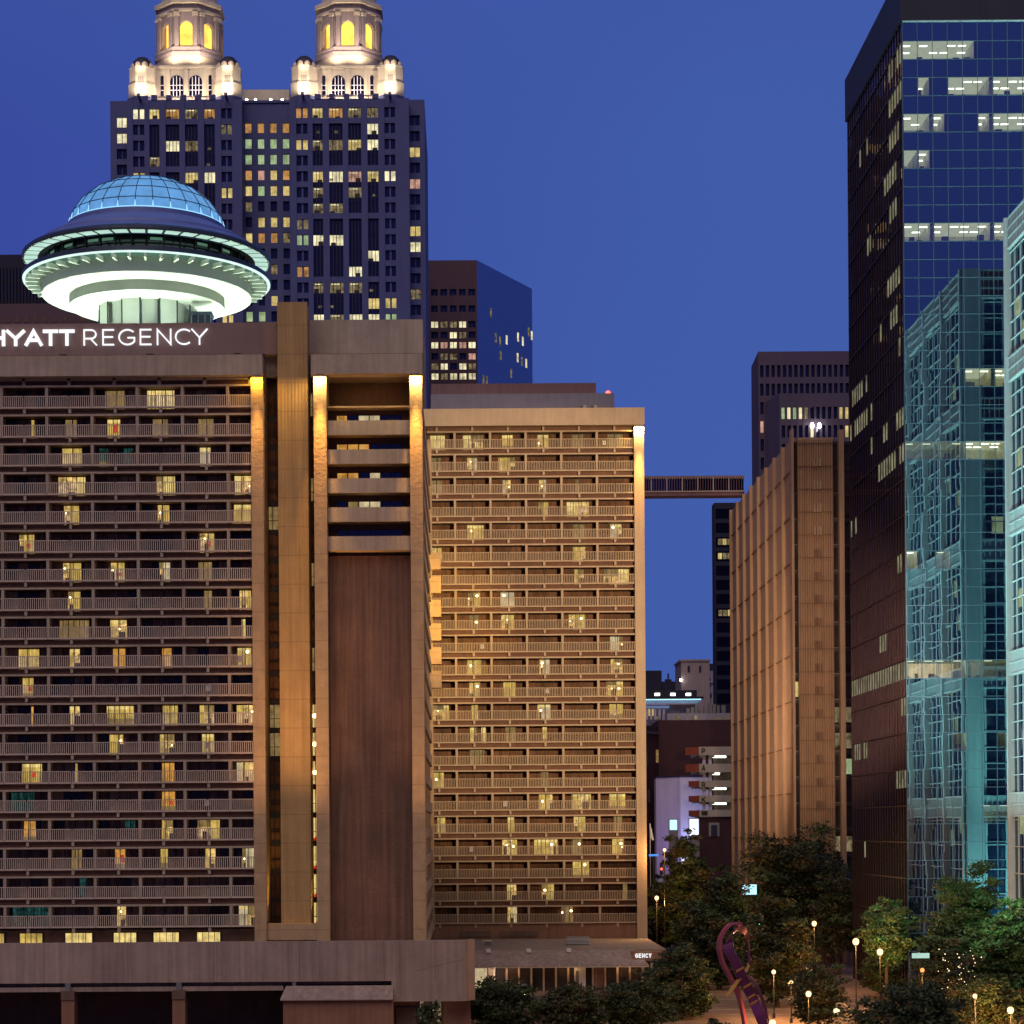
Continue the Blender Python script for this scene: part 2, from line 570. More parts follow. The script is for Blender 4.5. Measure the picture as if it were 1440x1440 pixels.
GLYPH = {
    'H': (.74, [[(0, 0), (0, 1)], [(.74, 0), (.74, 1)], [(0, .5), (.74, .5)]]),
    'Y': (.80, [[(0, 1), (.4, .44)], [(.8, 1), (.4, .44)], [(.4, .48), (.4, 0)]]),
    'A': (.88, [[(0, 0), (.44, 1), (.88, 0)], [(.16, .32), (.72, .32)]]),
    'T': (.76, [[(0, 1), (.76, 1)], [(.38, 0), (.38, 1)]]),
    'R': (.66, [[(0, 0), (0, 1)], [(0, 1), (.38, 1)] + _arc(.38, .71, .26, .29, 90, -90) + [(0, .42)], [(.34, .42), (.66, 0)]]),
    'E': (.60, [[(.60, 1), (0, 1), (0, 0), (.60, 0)], [(0, .52), (.54, .52)]]),
    'G': (.80, [_arc(.46, .5, .46, .5, 50, 325, 20) + [(.84, .46), (.5, .46)]]),
    'N': (.72, [[(0, 0), (0, 1), (.72, 0), (.72, 1)]]),
    'C': (.76, [_arc(.46, .5, .46, .5, 52, 308, 20)]),
    'P': (.62, [[(0, 0), (0, 1)], [(0, 1), (.34, 1)] + _arc(.34, .71, .26, .29, 90, -90) + [(0, .42)]]),
    'K': (.66, [[(0, 0), (0, 1)], [(.64, 1), (0, .36)], [(.24, .58), (.66, 0)]]),
}


def letter(ch, x, y, z, w, h, stroke, mat, depth=0.12):
    gw, strokes = GLYPH[ch]
    m = M()
    for si, st in enumerate(strokes):
        st = [p for i, p in enumerate(st) if i == 0 or math.hypot(p[0] - st[i - 1][0], p[1] - st[i - 1][1]) > 1e-3]
        pts = [(x + p[0] / gw * (w - stroke) + stroke / 2, z + p[1] * (h - stroke) + stroke / 2) for p in st]
        n = len(pts)
        le, ri = [], []
        for i in range(n):
            d0 = Vector(pts[i]) - Vector(pts[i - 1]) if i else None
            d1 = Vector(pts[i + 1]) - Vector(pts[i]) if i < n - 1 else None
            d0 = (d0 or d1).normalized(); d1 = (d1 or d0).normalized()
            t = (d0 + d1)
            t = t.normalized() if t.length > 1e-4 else d0
            nrm = Vector((-t.y, t.x))
            k = stroke / 2 / max(0.35, nrm.dot(Vector((-d0.y, d0.x))))
            p = Vector(pts[i])
            if i == 0:
                p -= d1 * stroke * .5
            if i == n - 1:
                p += d0 * stroke * .5
            le.append(p + nrm * k); ri.append(p - nrm * k)
        yy = y - si * 0.004
        for i in range(n - 1):
            m.slab([tuple(le[i]), tuple(ri[i]), tuple(ri[i + 1]), tuple(le[i + 1])], yy, y + depth, mat)
    return m
# ================================================================ ground
def ground():
    g = M()
    g.quad((-3000, -300, 0), (3000, -300, 0), (3000, 5000, 0), (-3000, 5000, 0), 'paving')
    structure(g.build('ground'))
    r = M()
    r.quad((24, 288, .004), (38, 288, .004), (38, 900, .004), (24, 900, .004), 'asphalt')
    structure(r.build('road'))
    d = M()
    d.quad((-70, 221, .008), (23.6, 221, .008), (23.6, 229, .008), (-70, 229, .008), 'asphalt')
    structure(d.build('driveway'))
    k = M()
    k.box(23.6, 23.95, 288, 900, 0.001, .13, 'kerb_stone')
    k.box(38.05, 38.4, 288, 900, 0.001, .13, 'kerb_stone')
    for y in range(120, 288, 6):
        k.box(24.2, 42, y, y + .12, 0.001, .02, 'kerb_stone')
    structure(k.build('kerb'))
    p = M()
    for y in range(295, 700, 9):
        p.quad((30.9, y, .012), (31.05, y, .012), (31.05, y + 3, .012), (30.9, y + 3, .012), 'road_paint')
    structure(p.build('road_marking'))


ground()

# ================================================================ hotel facades
KIND = {'y': 'win_yellow', 'b': 'win_bright', 'd': 'win_dim', 'p': 'win_pale', 'o': 'win_orange', 'g': 'teal_reflection'}


def balconies(root, divs, xa, xb, Yf, ztop, h, nrow, lits, conc, rail, dark, black, rnd, depth=1.6):
    """Rows of balconies: header beams, dividers, railings and the glazed room fronts behind them."""
    pitch = divs[1] - divs[0]
    bounds = [xa] + [d for d in divs if xa + .3 < d < xb - .3] + [xb]
    rails, wins, divd = [], [], []
    for r in range(nrow):
        z0 = ztop - r * h
        zr0, zr1 = z0 - 2.13, z0 - .93
        s = M()
        s.box(xa, xb, Yf, Yf + .35, z0 - .09, z0 + .09, conc)                       # header beam
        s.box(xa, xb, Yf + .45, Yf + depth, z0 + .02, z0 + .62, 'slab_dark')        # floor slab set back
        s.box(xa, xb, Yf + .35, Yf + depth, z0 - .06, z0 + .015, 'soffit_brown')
        s.box(xa, xb, Yf + .01, Yf + .30, zr0 - .02, zr0 + .13, conc)               # foot beam of the railing
        for i in range(len(bounds) - 1):                                            # stubs
            c = (divs[0] + pitch * (round((bounds[i] - divs[0]) / pitch) + .5))
            if xa + .2 < c < xb - .2:
                s.box(c - .13, c + .13, Yf + .03, Yf + .45, zr0 - .47, zr0 - .02, conc)
        s.build('floor_slab', root)
        for b in bounds[1:-1]:
            f = M()
            f.box(b - .14, b + .14, Yf + .02, Yf + depth, zr0 + .13, z0 - .09, conc)
            divd.append(f)
        for i in range(len(bounds) - 1):
            a, b = bounds[i], bounds[i + 1]
            q = M()
            np_ = max(1, round((b - a) / (pitch / 2)))
            for k in range(np_):
                pa, pb = a + (b - a) * k / np_ + .06, a + (b - a) * (k + 1) / np_ - .06
                q.box(pa, pb, Yf - .05, Yf + .01, zr1 - .07, zr1, rail)
                q.box(pa, pb, Yf - .05, Yf + .008, zr0 + .0, zr0 + .15, rail)
                nb = max(3, round((pb - pa) / .205))
                for j in range(nb + 1):
                    xx = pa + (pb - pa - .075) * j / nb
                    q.box(xx, xx + .075, Yf - .045, Yf + .005, zr0 + .15, zr1 - .07, rail)
            rails.append(q)
            w = M()
            y = Yf + depth
            w.box(a, b, y + .12, y + .2, zr0 - .1, z0 - .06, 'frame_dark')
            npn = max(1, round((b - a) / 1.1))
            for k in range(npn):
                pa, pb = a + .12 + (b - a - .24) * k / npn, a + .12 + (b - a - .24) * (k + 1) / npn
                mt = rnd.choices((dark, black, 'curtain_dark' if dark == 'glass_brown' else dark), (6, 3, 2))[0]
                w.wallq(pa + .02, pb - .02, y + .06 + .02 * (k % 2), zr0, z0 - .12, mt)
                w.box(pb - .03, pb + .03, y, y + .1, zr0, z0 - .08, 'frame_dark')
            for (la, lb, kd) in lits.get(r, ()):
                la2, lb2 = max(la, a + .1), min(lb, b - .1)
                if lb2 - la2 < .15:
                    continue
                kk = kd[0]
                zt = z0 - .16
                wd = lb2 - la2
                if wd > .8 and kk in 'ybp' and rnd.random() < .75:
                    cut = la2 + wd * rnd.choice((.3, .38, .6, .7))
                    flip = rnd.random() < .5
                    ma, mb = (KIND[kk], 'win_room') if flip else ('win_room', KIND[kk])
                    w.wallq(la2, cut, y + .045, zr0 + .02, zt, ma)
                    w.wallq(cut, lb2, y + .047, zr0 + .02, zt - (0 if flip else .0), mb)
                    ra, rb = (cut, lb2) if flip else (la2, cut)
                    fx = rnd.uniform(ra, (ra + rb) / 2)
                    w.wallq(fx, min(rb, fx + rnd.uniform(.3, .9)), y + .035, zr0 + .02, zr0 + rnd.uniform(.5, 1.2), 'desk_dark')
                    if rnd.random() < .35:
                        w.ball(rnd.uniform(ra + .1, rb - .1), y - .05, zr0 + rnd.uniform(.9, 1.5), .09, 'room_lamp', 6)
                    if rnd.random() < .3:
                        w.wallq(ra, rb, y + .033, zt - rnd.uniform(.3, .9), zt, 'win_dim')
                else:
                    w.wallq(la2, lb2, y + .045, zr0 + .02, zt, KIND.get(kk, 'win_dim'))
                    if rnd.random() < .4:
                        w.wallq(la2, lb2, y + .04, zr0 + .02, zr0 + rnd.uniform(.3, .8), 'win_dim')
                if 'r' in kd:
                    c = (la2 + lb2) / 2
                    w.wallq(c, c + .38, y + .035, zr0 + .7, zr0 + 1.0 + .5 * rnd.random(), 'win_red')
                if 'l' in kd:
                    c = la2 + (lb2 - la2) * rnd.choice((.25, .75))
                    w.ball(c, y - .15, zr0 + 1.1 + .5 * rnd.random(), .15, 'room_lamp', 6)
                if lb2 - la2 > .9:
                    for c in ([la2 + (lb2 - la2) * rnd.uniform(.35, .7)] if lb2 - la2 < 2.2 else [la2 + (lb2 - la2) * t for t in (.3, .68)]):
                        w.box(c - .035, c + .035, y + .0, y + .04, zr0, zt, 'frame_dark')
                if rnd.random() < .3 and kk in 'ybp':
                    w.wallq(la2 + .05, lb2 - .05, y + .04, zt - .32, zt - .02, 'win_bright')
            if rnd.random() < .04:      # a chair left on the balcony
                cx = rnd.uniform(a + .6, b - .9)
                w.box(cx, cx + .5, y - .9, y - .4, zr0 + .55, zr0 + .62, 'white_paint')
                w.box(cx, cx + .5, y - .42, y - .37, zr0 + .62, zr0 + 1.15, 'white_paint')
            wins.append(w)
    many('balcony_railing', rails, root)
    many('divider', divd, root)
    many('window', wins, root)


# ================================================================ hotel, front block
def hotel():
    Y = 205.0
    h = 40.6 * Y / F
    root = thing('hotel_building', 'broad brown concrete hotel with balcony rows, white roof lettering and lit pilasters', 'hotel', (-25, 228, 0))
    xl = XH(-150, Y)
    xA0, xA1 = XH(357.6, Y), XH(374.4, Y)
    xB0, xB1 = XH(445.5, Y), XH(463.5, Y)
    xC0, xC1 = XH(580.5, Y), XH(598, Y)
    zfb, zft = Z(180, 531, Y), Z(180, 502.5, Y)
    zcb, zct = Z(515, 528, Y), Z(515, 500.5, Y)
    Yback = 254.0
    c = M()
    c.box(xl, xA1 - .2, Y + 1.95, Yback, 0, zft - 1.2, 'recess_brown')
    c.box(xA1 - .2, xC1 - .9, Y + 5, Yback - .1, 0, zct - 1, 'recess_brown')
    c.build('wall', root)
    # parapet over the balcony wing, and the sign board behind it
    p = M()
    p.box(xl, xA1 + .02, Y - .9, Y + 3, zfb, zft, 'hotel_concrete')
    for px in (90, 212, 335):
        xx = X(px, 500, Y)
        p.box(xx - .35, xx + .35, Y - .6, Y + 1.5, zft, zft + .22, 'frame_dark')
    p.build('parapet', root)
    s = M()
    ys = Y + 3.0
    s.box(xl, XH(394, ys), ys, ys + 1, Z(200, 499, ys), Z(200, 454.5, ys), 'sign_board')
    s.build('sign_board', root)
    s = M()
    s.box(XH(437.5, ys), XH(599.5, ys), ys, ys + 14, Z(515, 497, ys), Z(515, 449.5, ys), 'hotel_concrete')
    s.box(XH(443, ys), XH(596, ys), ys + .6, ys + 13, zct - .5, Z(515, 497, ys), 'podium_dark')
    s.build('penthouse', root)
    s = M()
    s.box(xl, XH(394, ys), ys + 1.01, 250, zft - 1.1, zft + 1.0, 'roof_gravel')
    s.build('roof_deck', root)
    # lettering
    sign = bpy.data.objects.new('roof_sign', None)
    sign.location = Vector((X(150, 475, ys), ys, Z(150, 475, ys))) - root.location
    sign.parent = root
    sc.collection.objects.link(sign)
    zb, zt = Z(150, 486.5, ys), Z(150, 463.8, ys)
    heavy = [('H', -16.5, 8), ('Y', 9.5, 36), ('A', 35.5, 60.5), ('T', 61, 82.5), ('T', 84, 105.5)]
    light = [('R', 118, 137), ('E', 144.5, 161), ('G', 167, 189.5), ('E', 197, 213.5), ('N', 221, 241.5), ('C', 246.5, 268), ('Y', 269.5, 292.5)]
    for lst, st in ((heavy, .32), (light, .14)):
        for ch, a, b in lst:
            xa = X(a, 475, ys)
            letter(ch, xa, ys - .32, zb, X(b, 475, ys) - xa, zt - zb, st, 'sign_white', .16).build('letter', sign)
    # lit stone pilasters
    for a, b, zt in ((xA0, xA1, zfb), (xB0, xB1, zcb), (xC0, xC1, zcb)):
        q = M()
        q.box(a, b, Y - .45, Y + 4.95, 0, zt - .003, 'hotel_stone')
        q.build('pilaster', root)
        q = M()
        q.box((a + b) / 2 - .35, (a + b) / 2 + .35, Y - .86, Y - .5, zt - .16, zt - .004, 'metal_grey')
        q.build('downlight', root)
    cap = M()
    cap.box(XH(442.5, Y), XH(598.5, Y), Y - .9, Y + 16, zcb, zct, 'hotel_concrete')
    cap.build('parapet', root)
    # balconies of the wide wing
    px = lambda v: X(v, 900, Y)
    divs = [XH(v, Y) for v in (-121.5, -57.6, 6.0, 69.6, 133.2, 196.8, 260.4, 324.0)]
    tbl = {0: [(148, 175, 'd'), (207, 245, 'b')], 1: [(44, 48, 'y'), (92, 108, 'd'), (151, 169, 'yr'), (215, 236, 'd'), (279, 300, 'd')],
           2: [(87, 115, 'y'), (281, 296, 'p'), (140, 152, 'g'), (174, 187, 'g')], 3: [(82, 120, 'b'), (220, 246, 'b'), (330, 353, 'b')],
           4: [(90, 111, 'y'), (222, 238, 'y'), (329, 353, 'y')], 5: [(27, 48, 'yr'), (281, 301, 'yr')],
           6: [(88, 114, 'y'), (156, 175, 'yr'), (224, 239, 'p'), (279, 298, 'd')], 7: [(96, 113, 'y'), (287, 298, 'd'), (337, 353, 'y')],
           8: [(84, 125, 'd'), (155, 178, 'y'), (340, 345, 'b')],
           9: [(26, 55, 'y'), (98, 112, 'y'), (159, 176, 'o'), (228, 241, 'o'), (334, 353, 'yl')],
           10: [(32, 47, 'yr')], 11: [(44, 47, 'o'), (98, 112, 'y'), (150, 188, 'y'), (229, 250, 'y'), (281, 301, 'y'), (333, 357, 'y')],
           12: [(154, 173, 'y'), (225, 245, 'y'), (284, 301, 'y')], 13: [(31, 59, 'yr'), (106, 109, 'y'), (228, 245, 'o'), (333, 357, 'p')],
           14: [(228, 247, 'or'), (16, 48, 'g')], 15: [(34, 50, 'o'), (228, 243, 'y'), (278, 309, 'y'), (176, 190, 'g')],
           16: [(101, 115, 'd'), (162, 176, 'or'), (226, 236, 'y'), (289, 303, 'y'), (341, 357, 'p')],
           17: [(112, 122, 'g')], 18: [(18, 70, 'g'), (165, 177, 'y'), (336, 358, 'p')]}
    lits = {}
    for r, lst in tbl.items():
        yy = 555 + 40.6 * r
        lits[r] = [(X(a, yy, Y + 1.6), X(b, yy, Y + 1.6), k) for a, b, k in lst]
    ztop = Z(180, 542.5, Y)
    balconies(root, divs, xl, xA0 - .02, Y, ztop, h, 19, lits, 'hotel_concrete', 'hotel_rail', 'glass_brown', 'glass_black', random.Random(3))
    u = M()                       # short strip between the first header and the parapet
    u.box(xl, xA0 - .02, Y + .5, Y + 1.6, ztop + .1, zfb, 'slab_dark')
    for d in divs:
        u.box(d + 2.0, d + 2.3, Y + .02, Y + .5, ztop + .09, zfb - .003, 'hotel_concrete')
    u.box(xl, xA0 - .02, Y + .02, Y + .4, zfb - .25, zfb - .004, 'hotel_concrete')
    u.build('soffit', root)
    # lobby windows along the foot
    z1 = Z(180, 1311, Y)
    wl = []
    for a, b in ((-40, 6), (28, 60), (92, 130), (160, 192), (216, 252), (277, 310)):
        w = M()
        xa, xb = X(a, 1318, Y + 1), X(b, 1318, Y + 1)
        w.box(xa - .1, xb + .1, Y + .92, Y + 1.1, 3.2, z1, 'frame_dark')
        nn = 4
        for k in range(nn):
            w.wallq(xa + (xb - xa) * k / nn + .03, xa + (xb - xa) * (k + 1) / nn - .03, Y + .9, 3.3, z1 - .1, 'win_bright' if a > 60 else 'win_yellow')
        wl.append(w)
    many('lobby_window', wl, root)
    b = M()
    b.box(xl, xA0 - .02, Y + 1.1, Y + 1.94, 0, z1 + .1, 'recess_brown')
    b.build('base_wall', root)
    # elevator shaft with glazed slots on both sides
    sh = M()
    sh.box(XH(394, Y), XH(436.5, Y), Y + .6, Y + 4.6, 2.5, Z(410, 422.5, Y), 'shaft_concrete')
    sh.build('elevator_shaft', root)
    lg = M()
    lg.box(xA1 + .02, xB0 - .02, Y - .1, Y + 1.6, 7.4, Z(410, 1299, Y), 'hotel_stone')
    lg.build('ledge', root)
    gl = []
    y = Y + 4.2
    for i in range(19):
        z0 = ztop - i * h
        for (a, b2, right) in ((XH(381, y), XH(394.5, y), 0), (XH(438.5, y), XH(448, y), 1)):
            w = M()
            on = right and i in (11, 12, 13, 14, 15, 16, 17, 18)
            lo = (not right) and i in (4, 11, 12)
            w.box(a, b2, y + .05, y + .3, z0 - h + .0, z0 - h + .55, 'frame_dark')
            w.wallq(a, b2, y + .1, z0 - h + .55, z0, 'win_bright' if on else ('win_dim' if lo or (right and i % 3 == 0) else 'glass_wing'))
            w.box(a + .35, a + .42, y - .02, y + .1, z0 - h + .55, z0, 'frame_dark')
            w.box(a, b2, y - .02, y + .09, z0 - h * .5, z0 - h * .5 + .06, 'frame_dark')
            if on and i < 14:
                w.ball(b2 - .3, y - .15, z0 - h * .4, .22, 'room_lamp', 6)
            if on and i >= 15:
                w.quad((b2 - .8, y + .02, z0 - h + .55), (b2, y + .02, z0 - h + .55), (b2, y + .02, z0 - h + 1.1), (b2, y + .03, z0 - h + 1.11), 'win_red')
            gl.append(w)
    many('landing_window', gl, root)
    # the bay between the two bright pilasters
    x0, x1 = xB1 + .02, xC0 - .02
    bay = M()
    bay.box(x0, x1, Y + 3.6, Y + 4.9, Z(520, 577, Y), zcb - .003, 'recess_brown')
    bay.box(x0, x1, Y + 2.0, Y + 4.9, Z(520, 777, Y), Z(520, 572, Y), 'recess_brown')
    bay.box(x0, x1, Y + .6, Y + 3.6, Z(520, 571.5, Y), Z(520, 569, Y), 'hotel_stone')
    bay.build('recess_wall', root)
    pn = M()
    pn.box(x0, x1, Y + 1.4, Y + 3.4, 2, Z(520, 779, Y), 'brown_panel')
    pn.box(x0 + .05, x0 + .2, Y + 1.3, Y + 1.4, 7, Z(520, 780, Y), 'panel_joint')
    pn.build('blank_panel', root)
    kinds = [['o', None, 'p', 'p', None, None], ['o', 'o', 'o', None, None, None], ['o', 'o', None, 'p', None, None], [None, 'd', 'p', 'p', None, None], [None] * 6]
    ww = []
    for i in range(5):
        zt, zb2 = Z(520, 591 + 40.7 * i, Y), Z(520, 611 + 40.7 * i, Y)
        q = M()
        q.box(x0, x1, Y + .05, Y + .35, zb2, zt, 'hotel_concrete')
        q.box(x0, x1, Y + .35, Y + 1.99, zb2, zb2 + .3, 'hotel_stone')
        q.build('balcony_parapet', root)
        bw = (x1 - x0 - 1.6) / 6
        for k in range(6):
            w = M()
            xa = x0 + .8 + k * bw
            w.box(xa, xa + bw, Y + 1.9, Y + 1.98, zb2 + .3, zt + .86, 'frame_dark')
            mt = kinds[i][k]
            w.wallq(xa + .05, xa + bw - .05, Y + 1.88, zb2 + .35, zt + .8, KIND[mt] if mt else 'glass_navy')
            ww.append(w)
    many('bay_window', ww, root)
    # end wall that runs back from the street, with its rows of side balconies
    e = M()
    e.box(xC1 - .9, xC1 - .35, Y + 4.95, Yback, 0, zcb - .004, 'hotel_concrete')
    e.build('end_wall', root)
    for i in range(20):
        z = ztop - i * h
        q = M()
        q.box(xC1 - .35, xC1 - .02, Y + 5.2, Yback - 1, z - 2.1, z - .95, 'hotel_concrete')
        q.box(xC1 - .35, xC1 - .25, Y + 5.2, Yback - 1, z - .9, z + .5, 'glass_brown')
        q.build('side_parapet', root)
    for i in range(6):
        zt = Z(612, 778 + 33.2 * i, 253)
        q = M()
        q.box(xC1 - .6, XH(622.5, 253), 252.2, 253.9, zt - 2.0, zt, 'hotel_stone')
        q.build('corner_balcony', root)
    q = M()
    q.box(xC1 - .35, xC1 + .12, Yback - .9, Yback - .2, 6, Z(605, 620, 253), 'hotel_stone')
    q.build('end_pier', root)
    return xA0, xA1, xB0, xB1, xC0, xC1, zfb, zcb


HX = hotel()
HY = 205.0
for i, (a, b, zt, col, pw) in enumerate(((HX[0], HX[1], HX[6], (1.0, .50, .03), .8), (HX[2], HX[3], HX[7], (1.0, .66, .20), 1.7), (HX[4], HX[5], HX[7], (1.0, .66, .20), 1.7))):
    c = (a + b) / 2
    area((c, HY - .80, zt - .2), (c, HY - .45, zt - 2.2), 330 * pw, col, 1.15, .22, 'pilaster_light')
    spot((c, HY - 1.3, zt - .3), (c, HY - .40, zt - 14), 16000 * pw, (1.0, .50, .10), 26, 1.0, .2, 'pilaster_light')
    spot((c, HY - 9, 6.6), (c, HY - .4, 30), 15000, (1.0, .52, .22), 30, 1.0, .4, 'pilaster_uplight')
spot((XH(415, HY), HY - 8, 6.6), (XH(415, HY), HY + .6, 40), 24000, (1.0, .52, .13), 34, 1.0, .4, 'shaft_uplight')
for px_ in (384, 445):
    spot((XH(px_, HY), HY + 1.0, 9.6), (XH(px_, HY), HY + 3.5, 22), 1500, (1.0, .62, .12), 60, 1.0, .3, 'ledge_light')
spot((-.6, 240, 44), (-3.6, 252.2, 43.5), 9500, (1.0, .58, .10), 70, .6, .3, 'corner_light')


# ================================================================ hotel, rear wing
def hotel_wing():
    Y = 262.0
    h = 31.8 * Y / F
    root = thing('hotel_wing', 'floodlit tan hotel wing of 22 balcony rows joined by a roof bridge', 'hotel', (2, 282, 0))
    xa, xb = XH(604, Y), XH(895, Y)
    xp1 = XH(909, Y)
    zb, zt = Z(750, 600, Y), Z(750, 576, Y)
    c = M()
    c.box(xa - 3, xp1 - .1, Y + 1.95, Y + 82, 0, zt - 1, 'wing_concrete')
    c.build('wall', root)
    p = M()
    p.box(xa - 3, xp1 + .05, Y - .9, Y + 82, zb, zt, 'wing_concrete')
    p.build('parapet', root)
    q = M()
    q.box(xb, xp1, Y - .4, Y + 4, 0, zb - .003, 'wing_concrete')
    q.build('pilaster', root)
    q = M()
    q.box((xb + xp1) / 2 - .35, (xb + xp1) / 2 + .35, Y - .86, Y - .5, zb - .16, zb - .004, 'metal_grey')
    q.build('downlight', root)
    q = M()
    y2 = Y + 10
    q.box(XH(610, y2), X(864, 565, y2), y2, y2 + 20, zt - 1, Z(740, 553.5, y2), 'penthouse_shade')
    q.build('penthouse', root)
    q = M()
    q.box(XH(610, y2), X(838, 547, y2 + 4), y2 + 4, y2 + 18, Z(740, 553.5, y2), Z(740, 539, y2 + 4), 'purple_concrete')
    q.build('plant_room', root)
    for px_ in (822, 837):
        m = M()
        x = X(px_, 562, y2 - 1)
        m.box(x - .2, x + .2, y2 - 1.5, y2 - .9, zt, zt + 2.2, 'metal_grey')
        m.box(x - .2, x + .2, y2 - .9, y2 - .002, zt + 1.9, zt + 2.2, 'metal_grey')
        m.build('roof_ladder', root)
    bx = X(855, 549, y2 + 2)
    m = M()
    m.tube([(bx, y2 + 2, Z(855, 553, y2) - .2), (bx, y2 + 2, Z(855, 550, y2))], .08, 'metal_grey')
    m.ball(bx, y2 + 2, Z(855, 548.6, y2), .32, 'signal_red', 8)
    m.build('beacon', root)
    divs = [XH(v, Y) for v in (593, 643, 693, 743, 793, 843)]
    tbl = {0: [(605, 626, 'b'), (651, 679, 'b'), (706, 721, 'y'), (756, 771, 'y'), (804, 820, 'd'), (854, 876, 'd')],
           1: [(605, 620, 'd'), (657, 671, 'p'), (701, 724, 'y')], 2: [(605, 622, 'd'), (707, 718, 'p'), (758, 768, 'p'), (809, 815, 'd')],
           3: [(757, 771, 'y'), (797, 828, 'b')], 4: [(657, 680, 'yl'), (806, 822, 'd'), (858, 874, 'pl')],
           5: [(606, 621, 'y'), (806, 823, 'y')], 6: [(808, 821, 'y'), (849, 884, 'b')], 7: [(658, 675, 'yl'), (704, 723, 'pl')],
           8: [(660, 673, 'dl'), (705, 723, 'y'), (800, 823, 'yl')], 9: [(858, 876, 'p')], 10: [(657, 677, 'yl'), (759, 773, 'pl'), (859, 875, 'y')],
           11: [(660, 675, 'yl'), (708, 725, 'y'), (853, 876, 'yl')], 12: [(608, 631, 'y'), (663, 672, 'y'), (756, 774, 'pl'), (857, 876, 'y')],
           13: [(661, 671, 'y'), (677, 683, 'b'), (711, 725, 'd'), (763, 769, 'y')], 14: [(661, 681, 'd')], 15: [(610, 624, 'yl'), (761, 771, 'd')],
           16: [(758, 777, 'yl'), (804, 831, 'y'), (857, 880, 'y')], 17: [(615, 626, 'y'), (714, 723, 'y'), (807, 823, 'y'), (863, 875, 'd')],
           18: [(706, 727, 'yl'), (751, 784, 'yl'), (804, 818, 'dl'), (861, 877, 'yl')], 19: [(805, 828, 'yl')],
           20: [(713, 726, 'y'), (762, 779, 'yl'), (876, 882, 'd')], 21: [(714, 727, 'p'), (790, 806, 'dl')]}
    lits = {}
    for r, lst in tbl.items():
        yy = 618 + 31.8 * r
        lits[r] = [(X(a, yy, Y + 1.6), X(b, yy, Y + 1.6), k) for a, b, k in lst]
    ztop = Z(750, 606.5, Y)
    balconies(root, divs, xa, xb - .02, Y, ztop, h, 22, lits, 'wing_concrete', 'wing_concrete', 'glass_wing', 'glass_wing', random.Random(5))
    u = M()
    u.box(xa, xb - .02, Y + .5, Y + 1.6, ztop + .1, zb - .003, 'slab_dark')
    for d in divs:
        u.box(d + 2.05, d + 2.3, Y + .02, Y + .5, ztop + .09, zb - .003, 'wing_concrete')
    u.build('soffit', root)
    b = M()
    zf = ztop - 22 * h + .5
    b.box(xa, xb - .02, Y + .2, Y + 1.94, 0, zf, 'podium_wall')
    b.build('base_wall', root)
    for a, b2 in ((645, 690), (702, 757)):
        m = M()
        m.box(X(a, 1313, Y), X(b2, 1313, Y), Y + .1, Y + .19, Z(690, 1317.5, Y), Z(690, 1309.5, Y), 'podium_dark')
        m.build('vent_slot', root)
    return xb, xp1, zb


wb = hotel_wing()
c = (wb[0] + wb[1]) / 2
area((c, 262 - .75, wb[2] - .2), (c, 262 - .40, wb[2] - 2.4), 620, (1.0, .66, .22), .95, .22, 'pilaster_light')
spot((c, 262 - 1.3, wb[2] - .3), (c, 262 - .40, wb[2] - 14), 30000, (1.0, .50, .12), 26, 1.0, .2, 'pilaster_light')


